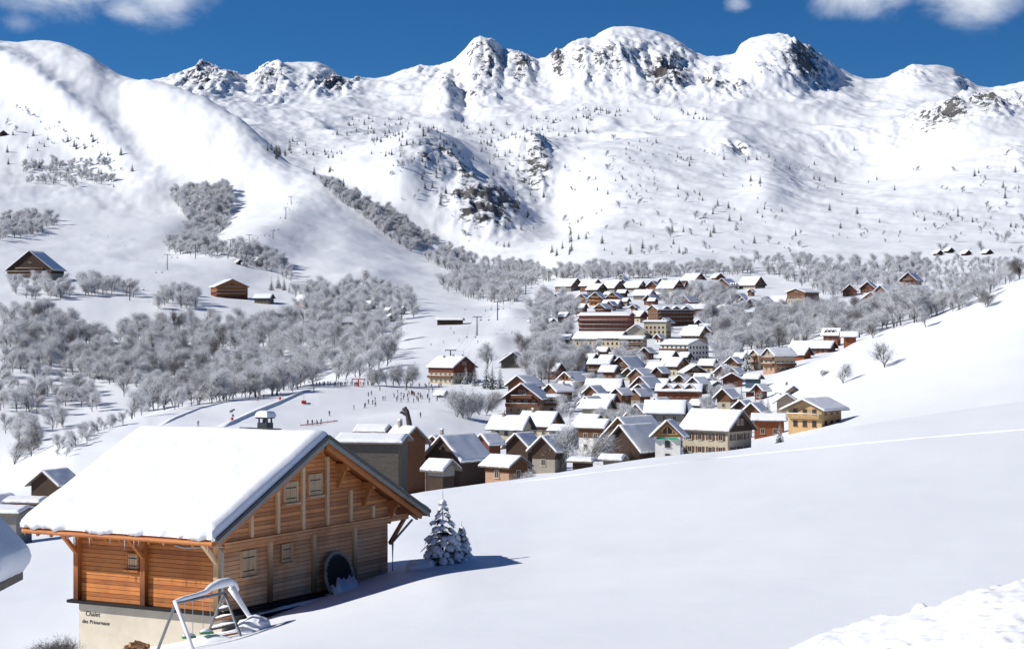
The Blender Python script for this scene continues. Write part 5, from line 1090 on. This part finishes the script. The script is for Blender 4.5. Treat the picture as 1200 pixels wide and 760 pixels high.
def joints(lean=.1, spread=.14, arm=.3, step=.0):
    return {'pelvis': ((0, 0, .92), .15), 'chest': ((0, -lean, 1.32), .17), 'neck': ((0, -lean * 1.2, 1.5), .07), 'head': ((0, -lean * 1.4, 1.62), .11), 'crown': ((0, -lean * 1.4, 1.72), .10),
            'hipl': ((-.1, 0, .88), .11), 'hipr': ((.1, 0, .88), .11), 'kneel': ((-spread, -.1 - step, .48), .075), 'kneer': ((spread, -.1 + step, .48), .075), 'anklel': ((-spread, .02 - step, .1), .055), 'ankler': ((spread, .02 + step, .1), .055), 'toel': ((-spread, -.16 - step, .06), .05), 'toer': ((spread, -.16 + step, .06), .05),
            'shl': ((-.2, -lean, 1.38), .07), 'shr': ((.2, -lean, 1.38), .07), 'ell': ((-.3, -lean - .05, 1.1), .05), 'elr': ((.3, -lean - .05, 1.1), .05), 'hal': ((-.32, -lean - arm, 1.0), .045), 'har': ((.32, -lean - arm, 1.0), .045)}
M_TROU = flat_mat('dark_trousers', (.02, .02, .025), .8); M_HELM = flat_mat('helmet', (.05, .05, .06), .4)
JK = {'red': (.45, .03, .03), 'dark': (.03, .035, .05), 'blue': (.04, .10, .32), 'orange': (.55, .17, .03), 'grey': (.14, .14, .15), 'green': (.05, .20, .09), 'pink': (.5, .1, .2)}
JM = {k: flat_mat(k + '_jacket', v, .7) for k, v in JK.items()}
poses = [joints(.1, .14, .3), joints(.22, .16, .35, .1), joints(.02, .11, .1)]
PM = {}
for k in JM: PM[k] = [person_mesh(j, (JM[k], M_TROU, M_HELM)) for j in (poses if k in ('dark', 'red', 'blue') else poses[:1])]
SKI = MB().prism([(-.045, -.95, 0), (.045, -.95, 0), (.05, .75, 0), (-.05, .75, 0)], (0, 0, 0), (0, 0, .03)).prism([(-.045, -.95, .0), (.045, -.95, 0), (.03, -1.1, .1), (-.03, -1.1, .1)], (0, 0, 0), (0, 0, .02)).mesh('ski'); SKI.materials.append(flat_mat('ski', (.3, .05, .05), .3))
POLE = MB().tube([(0, 0, 0), (0, 0, 1.1)], .012, 5).mesh('ski_pole'); POLE.materials.append(M_ZINC)
def skier(px, row, col, lab, grp, rz=None, D=None):
    g = at(px, D) if D else ground(px, row, 235)
    if g is None: return
    e = empty('person', g, random.random() * 6.28 if rz is None else rz, label=lab, cat='person', group=grp)
    b_ = put('body', random.choice(PM[col]), e, 0, 0, .03)
    for s in (-1, 1): put('ski', SKI, e, s * .14, 0, .0); q = put('ski_pole', POLE, e, s * .36, -.35, 0); q.rotation_euler = (R(-12), 0, 0)
rs_ = random.Random(21); cols = ['dark'] * 8 + ['blue', 'grey', 'grey', 'red']
for i in range(34): skier(372 + i * 2.0 + rs_.uniform(-1.5, 1.5), 451.5 + rs_.uniform(-.8, 1.2), 'dark' if i % 4 else 'grey', 'skier in dark clothes in the queue at the upper rim of the ski school field', 'queue at the rim of the ski field')
for i in range(52):
    x = min(max(rs_.gauss(478, 28), 432), 530); y = rs_.uniform(453, 473) - (x - 470) * .05; c = rs_.choice(cols)
    n = {'dark': 'skier in dark clothes on the ski school field below the row of trees', 'blue': 'skier in a blue jacket on the ski school field', 'grey': 'skier in a grey jacket on the ski school field', 'red': 'skier in a red jacket on the ski school field'}[c]
    skier(x, y, c, n, 'skiers on the ski school field, ' + c)
for x, y in ((415, 480), (428, 477), (440, 476), (427, 478), (368, 459), (386, 487), (493, 489), (361, 498), (366, 498), (372, 498), (376, 497), (309, 467), (302, 470), (232, 499)): skier(x, y, 'dark', 'lone dark clad skier on the lower part of the ski school field', 'skiers on the lower field')
for x, y in ((572, 345), (545, 364), (538, 400), (560, 402), (569, 365), (600, 391), (520, 402), (505, 405), (612, 405), (95, 277), (107, 276), (57, 276), (127, 278), (147, 289), (8, 286), (411, 256), (409, 257), (470, 387), (528, 386), (532, 391)): skier(x, y, 'dark', 'tiny skier coming down the groomed pistes', 'skiers coming down the pistes')
# ---------------------------------------------------------------- lift pylons, chairs, cables
M_STEEL = flat_mat('lift_steel', (.10, .11, .12), .5, .2, 2, .3); M_REDST = flat_mat('red_padding', (.6, .05, .03), .6); M_CHAIR = flat_mat('chair_black', (.03, .03, .035), .6)
PYM = {}
def pylon(px, base, hpx, lab, grp, D=None, mat=None, az=0):
    g = at(px, D) if D else ground(px, base, 235); h_ = hpx / F * g.y; e = empty('lift_pylon', g, az, label=lab, cat='pylon', group=grp); m = mat or M_STEEL
    MB().tube([(0, 0, -1), (0, 0, h_)], [.42, .30], 8).build('mast', m, e); MB().box((0, 0, h_), (5.2, .4, .4)).build('crossarm', m, e)
    for s in (-1, 1): MB().box((s * 2.5, 0, h_ - .35), (.35, 2.6, .4)).build('sheave_row', M_CHAIR, e)
    return Vector((g.x, g.y, g.z + h_)), e
def chair_mesh():
    b = MB(); b.tube([(0, 0, 0), (.25, 0, -1.0), (.25, 0, -2.2), (0, 0, -2.5)], .06, 5); b.box((0, 0, -2.75), (.6, 2.0, .12)); b.box((-.3, 0, -2.35), (.1, 2.0, .75)); b.bar((0, -.95, -2.6), (.4, -.95, -2.3), .06); b.bar((0, .95, -2.6), (.4, .95, -2.3), .06)
    me = b.mesh('chair'); me.materials.append(M_CHAIR); return me
CHM = chair_mesh()
def line(tops, off, lab, grp, chairs=6):
    for s in (-1, 1):
        pts = []; az = 0
        for a, b_ in zip(tops[:-1], tops[1:]):
            d = b_ - a; sd = Vector((-d.y, d.x, 0)).normalized() * 2.5 * s
            n = 8
            for k in range(n + (1 if b_ is tops[-1] else 0)): t = k / n; pts.append(a + d * t + sd - Vector((0, 0, d.length * .03 * 4 * t * (1 - t))))
        cb = MB().tube(pts, .035, 4).build('lift_cable', M_CHAIR, None); tag(cb, lab + (', left rope' if s < 0 else ', right rope'), 'cable')
        L_ = len(pts) - 1
        for k in range(chairs):
            p = pts[max(1, min(L_ - 1, int((k + .5) * L_ / chairs)))]; o = bpy.data.objects.new('lift_chair', CHM); COL.objects.link(o); o.location = p; o.rotation_euler = (0, 0, off); tag(o, 'dark chair hanging on the ' + grp, 'chair', 'chairs of the ' + grp)
tp = [pylon(*a)[0] for a in ((528, 432, 22, 'T shaped lift pylon rising behind the roof of the ski hotel', None), (559, 393, 22, 'T shaped lift pylon in the middle of the lower piste', None), (583, 375, 22, 'T shaped lift pylon at the right edge of the lower piste', None), (603, 353, 14, 'lift pylon at the mouth of the gully', None), (616, 345, 13, 'lift pylon right of the gully mouth', None), (643, 330, 12, 'lift pylon at the foot of the sunny mountain', None), (667, 285, 10, 'small lift pylon on the sunny mountain', None), (674, 262, 9, 'smallest high lift pylon on the sunny mountain', None), (690, 145, 8, 'highest lift pylon on the sunny mountain', None))]
line(tp[:6], .3, 'main chairlift rope over the lower piste', 'main chairlift', 9)
tp = [pylon(*a)[0] for a in ((152, 352, 17, 'lift pylon at the lower end of the left chairlift', None), (196, 316, 18, 'second pylon of the left chairlift beside a bush', None), (229, 303, 16, 'third pylon of the left chairlift', None), (270, 296, 15, 'fourth pylon of the left chairlift by the trees', None), (292, 289, 14, 'tall pylon of the left chairlift above the lone fir', None), (320, 280, 10, 'sixth pylon of the left chairlift on open snow', None), (335, 257, 14, 'seventh pylon of the left chairlift high on the piste', None), (341, 238, 8, 'eighth pylon of the left chairlift high on the piste', None))]
line(tp, .6, 'left chairlift rope over the upper piste', 'left chairlift', 14)
pylon(101, 404, 24, 'pylon standing in the clearing of the left wood', None)
pylon(420, 453, 9, 'red drag lift mast at the rim of the ski school field', None, mat=M_REDST)
pylon(401, 420, 10, 'small drag lift mast at the wood edge', None)
def snow_gun(px, row, hpx, lab):
    g = ground(px, row, 235); s = g.y / F; e = empty('snow_gun', g, 0, label=lab, cat='snow gun')
    MB().tube([(0, 0, 0), (0, 0, hpx * s)], .08, 6).build('mast', M_ZINC, e); MB().tube([(0, 0, 0), (0, 0, 1.6)], .42, 8).build('red_pad', M_REDST, e)
    MB().tube([(-.6, -.5, hpx * s - .3), (.7, .3, hpx * s + .4)], [.35, .28], 10).build('barrel', M_ZINC, e); MB().box((.3, 0, hpx * s * .6), (.5, .4, .6)).build('control_box', M_STEEL, e)
snow_gun(272, 495, 14, 'snow gun with red padded foot left of the chalet chimney'); snow_gun(328, 470, 15, 'snow gun with red padded foot up the snow bank line'); 
g = ground(356, 474, 235); e = empty('snow_groomer_sledge', g, .2, label='small orange red machine on the ski school field', cat='machine')
MB().box((0, 0, .9), (1.6, 1.2, 1.2)).build('cab', M_REDST, e); MB().box((1.2, 0, .45), (2.4, 1.1, .5)).build('deck', M_STEEL, e); MB().tube([(0, 0, 1.4), (.1, 0, 4)], .07, 6).build('mast', M_ZINC, e)
# red net and poles on the ski field
nb = MB(); pts = [ground(352 + i * 4, 500 - i * .5, 235) for i in range(12)]
e = empty('safety_net', pts[0], 0, label='low red safety net across the ski school field', cat='net')
for a, c in zip(pts[:-1], pts[1:]): nb.prism([a - pts[0] + Vector((0, 0, .3)), c - pts[0] + Vector((0, 0, .3)), c - pts[0] + Vector((0, 0, .65)), a - pts[0] + Vector((0, 0, .65))], (0, 0, 0), (0, .03, 0))
nb.build('netting', flat_mat('faded_red_net', (.75, .42, .38), .8), e)
for p in pts[::2]: MB().tube([p - pts[0], p - pts[0] + Vector((0, 0, 1.2))], .04, 5).build('pole', M_REDST, e)

# ---------------------------------------------------------------- banks, track and the rough snow in the corner
def strip(name, path, prof, lab=None, sub=4):
    """prof: (offset across, height) list; follows the ground"""
    P_ = []
    for a, c in zip(path[:-1], path[1:]):
        for k in range(sub): t = k / sub; P_.append(ground(a[0] + (c[0] - a[0]) * t, a[1] + (c[1] - a[1]) * t, 60 if name == 'ski_track' else 235))
    P_ = [p for p in P_ if p]; b = MB(); n = len(prof)
    for i, p in enumerate(P_):
        d = (P_[min(i + 1, len(P_) - 1)] - P_[max(i - 1, 0)]); d.z = 0; d.normalize(); sd = Vector((d.y, -d.x, 0)); tp_ = min(1, i / 4, (len(P_) - 1 - i) / 4)
        for o_, h_ in prof: q = p + sd * o_; b.v.append((q.x, q.y, height(q.x, q.y) + (h_ * tp_ if h_ > 0 else h_ - .02 )))
    for i in range(len(P_) - 1):
        for k in range(n - 1): b.f.append((i * n + k, i * n + k + 1, (i + 1) * n + k + 1, (i + 1) * n + k)); b.mi.append(0)
    return tag(b.build(name, M_SNOW, smooth=True), kind='structure')
strip('ski_track', [(590, 567), (620, 563), (700, 553), (800, 541), (900, 530), (1000, 520), (1100, 511), (1200, 503), (1300, 495)], [(-.7, -.12), (-.45, .03), (-.25, .07), (-.1, .03), (.1, .03), (.25, .08), (.45, .03), (.7, -.12)], sub=10)
strip('snow_bank', [(186, 500), (205, 490), (232, 479), (262, 471.5), (300, 466)], [(-2.5, -.1), (-1.0, .25), (0, .45), (.35, .4), (.7, -.1)], sub=6)
strip('snow_bank', [(258, 502), (275, 494.5), (300, 483), (330, 471), (352, 461), (370, 454)], [(-3.5, -.1), (-1.5, .5), (0, .85), (.4, .75), (.9, -.1)], sub=6)
nx, ny = 190, 230; X_, Y_ = np.meshgrid(np.linspace(2.2, 9.5, nx), np.linspace(14.5, 24.5, ny), indexing='ij')
top = np.interp(X_ * 22 / Y_, [2.2, 3.0, 3.6, 4.6, 5.45, 9], [-4.35, -3.98, -3.72, -3.42, -3.17, -2.5]); lum = .07 * fbm(X_ / .8, Y_ / .8, 3, 61) + .03 * np.abs(fbm(X_ / .22, Y_ / .22, 3, 62)) * 2 + .03 * np.maximum(0, fbm(X_ / .10, Y_ / .12, 2, 63) - .1)
gz = np.array([[height(x, y) for y in Y_[0]] for x in X_[:, 0]]); fall = sst(24.2, 21.8, Y_ + .5 * fbm(X_ / .7, Y_ / .7, 3, 64)) if False else np.clip((23.6 + .7 * fbm(X_ / .6, Y_ / .6, 3, 64) - Y_) / 1.3, 0, 1)
Z_ = (gz - .25) * (1 - fall) + (np.maximum(top - (22 - Y_) * .02, gz - .3) + lum) * fall
me = bpy.data.meshes.new('snow_bank'); id_ = np.arange(nx * ny).reshape(nx, ny); qd = np.stack([id_[:-1, :-1], id_[1:, :-1], id_[1:, 1:], id_[:-1, 1:]], -1).reshape(-1, 4)
me.from_pydata(np.stack([X_, Y_, Z_], -1).reshape(-1, 3).tolist(), [], qd.tolist()); me.polygons.foreach_set('use_smooth', [True] * len(me.polygons)); tag(link('snow_bank', me, M_SNOW), kind='structure')
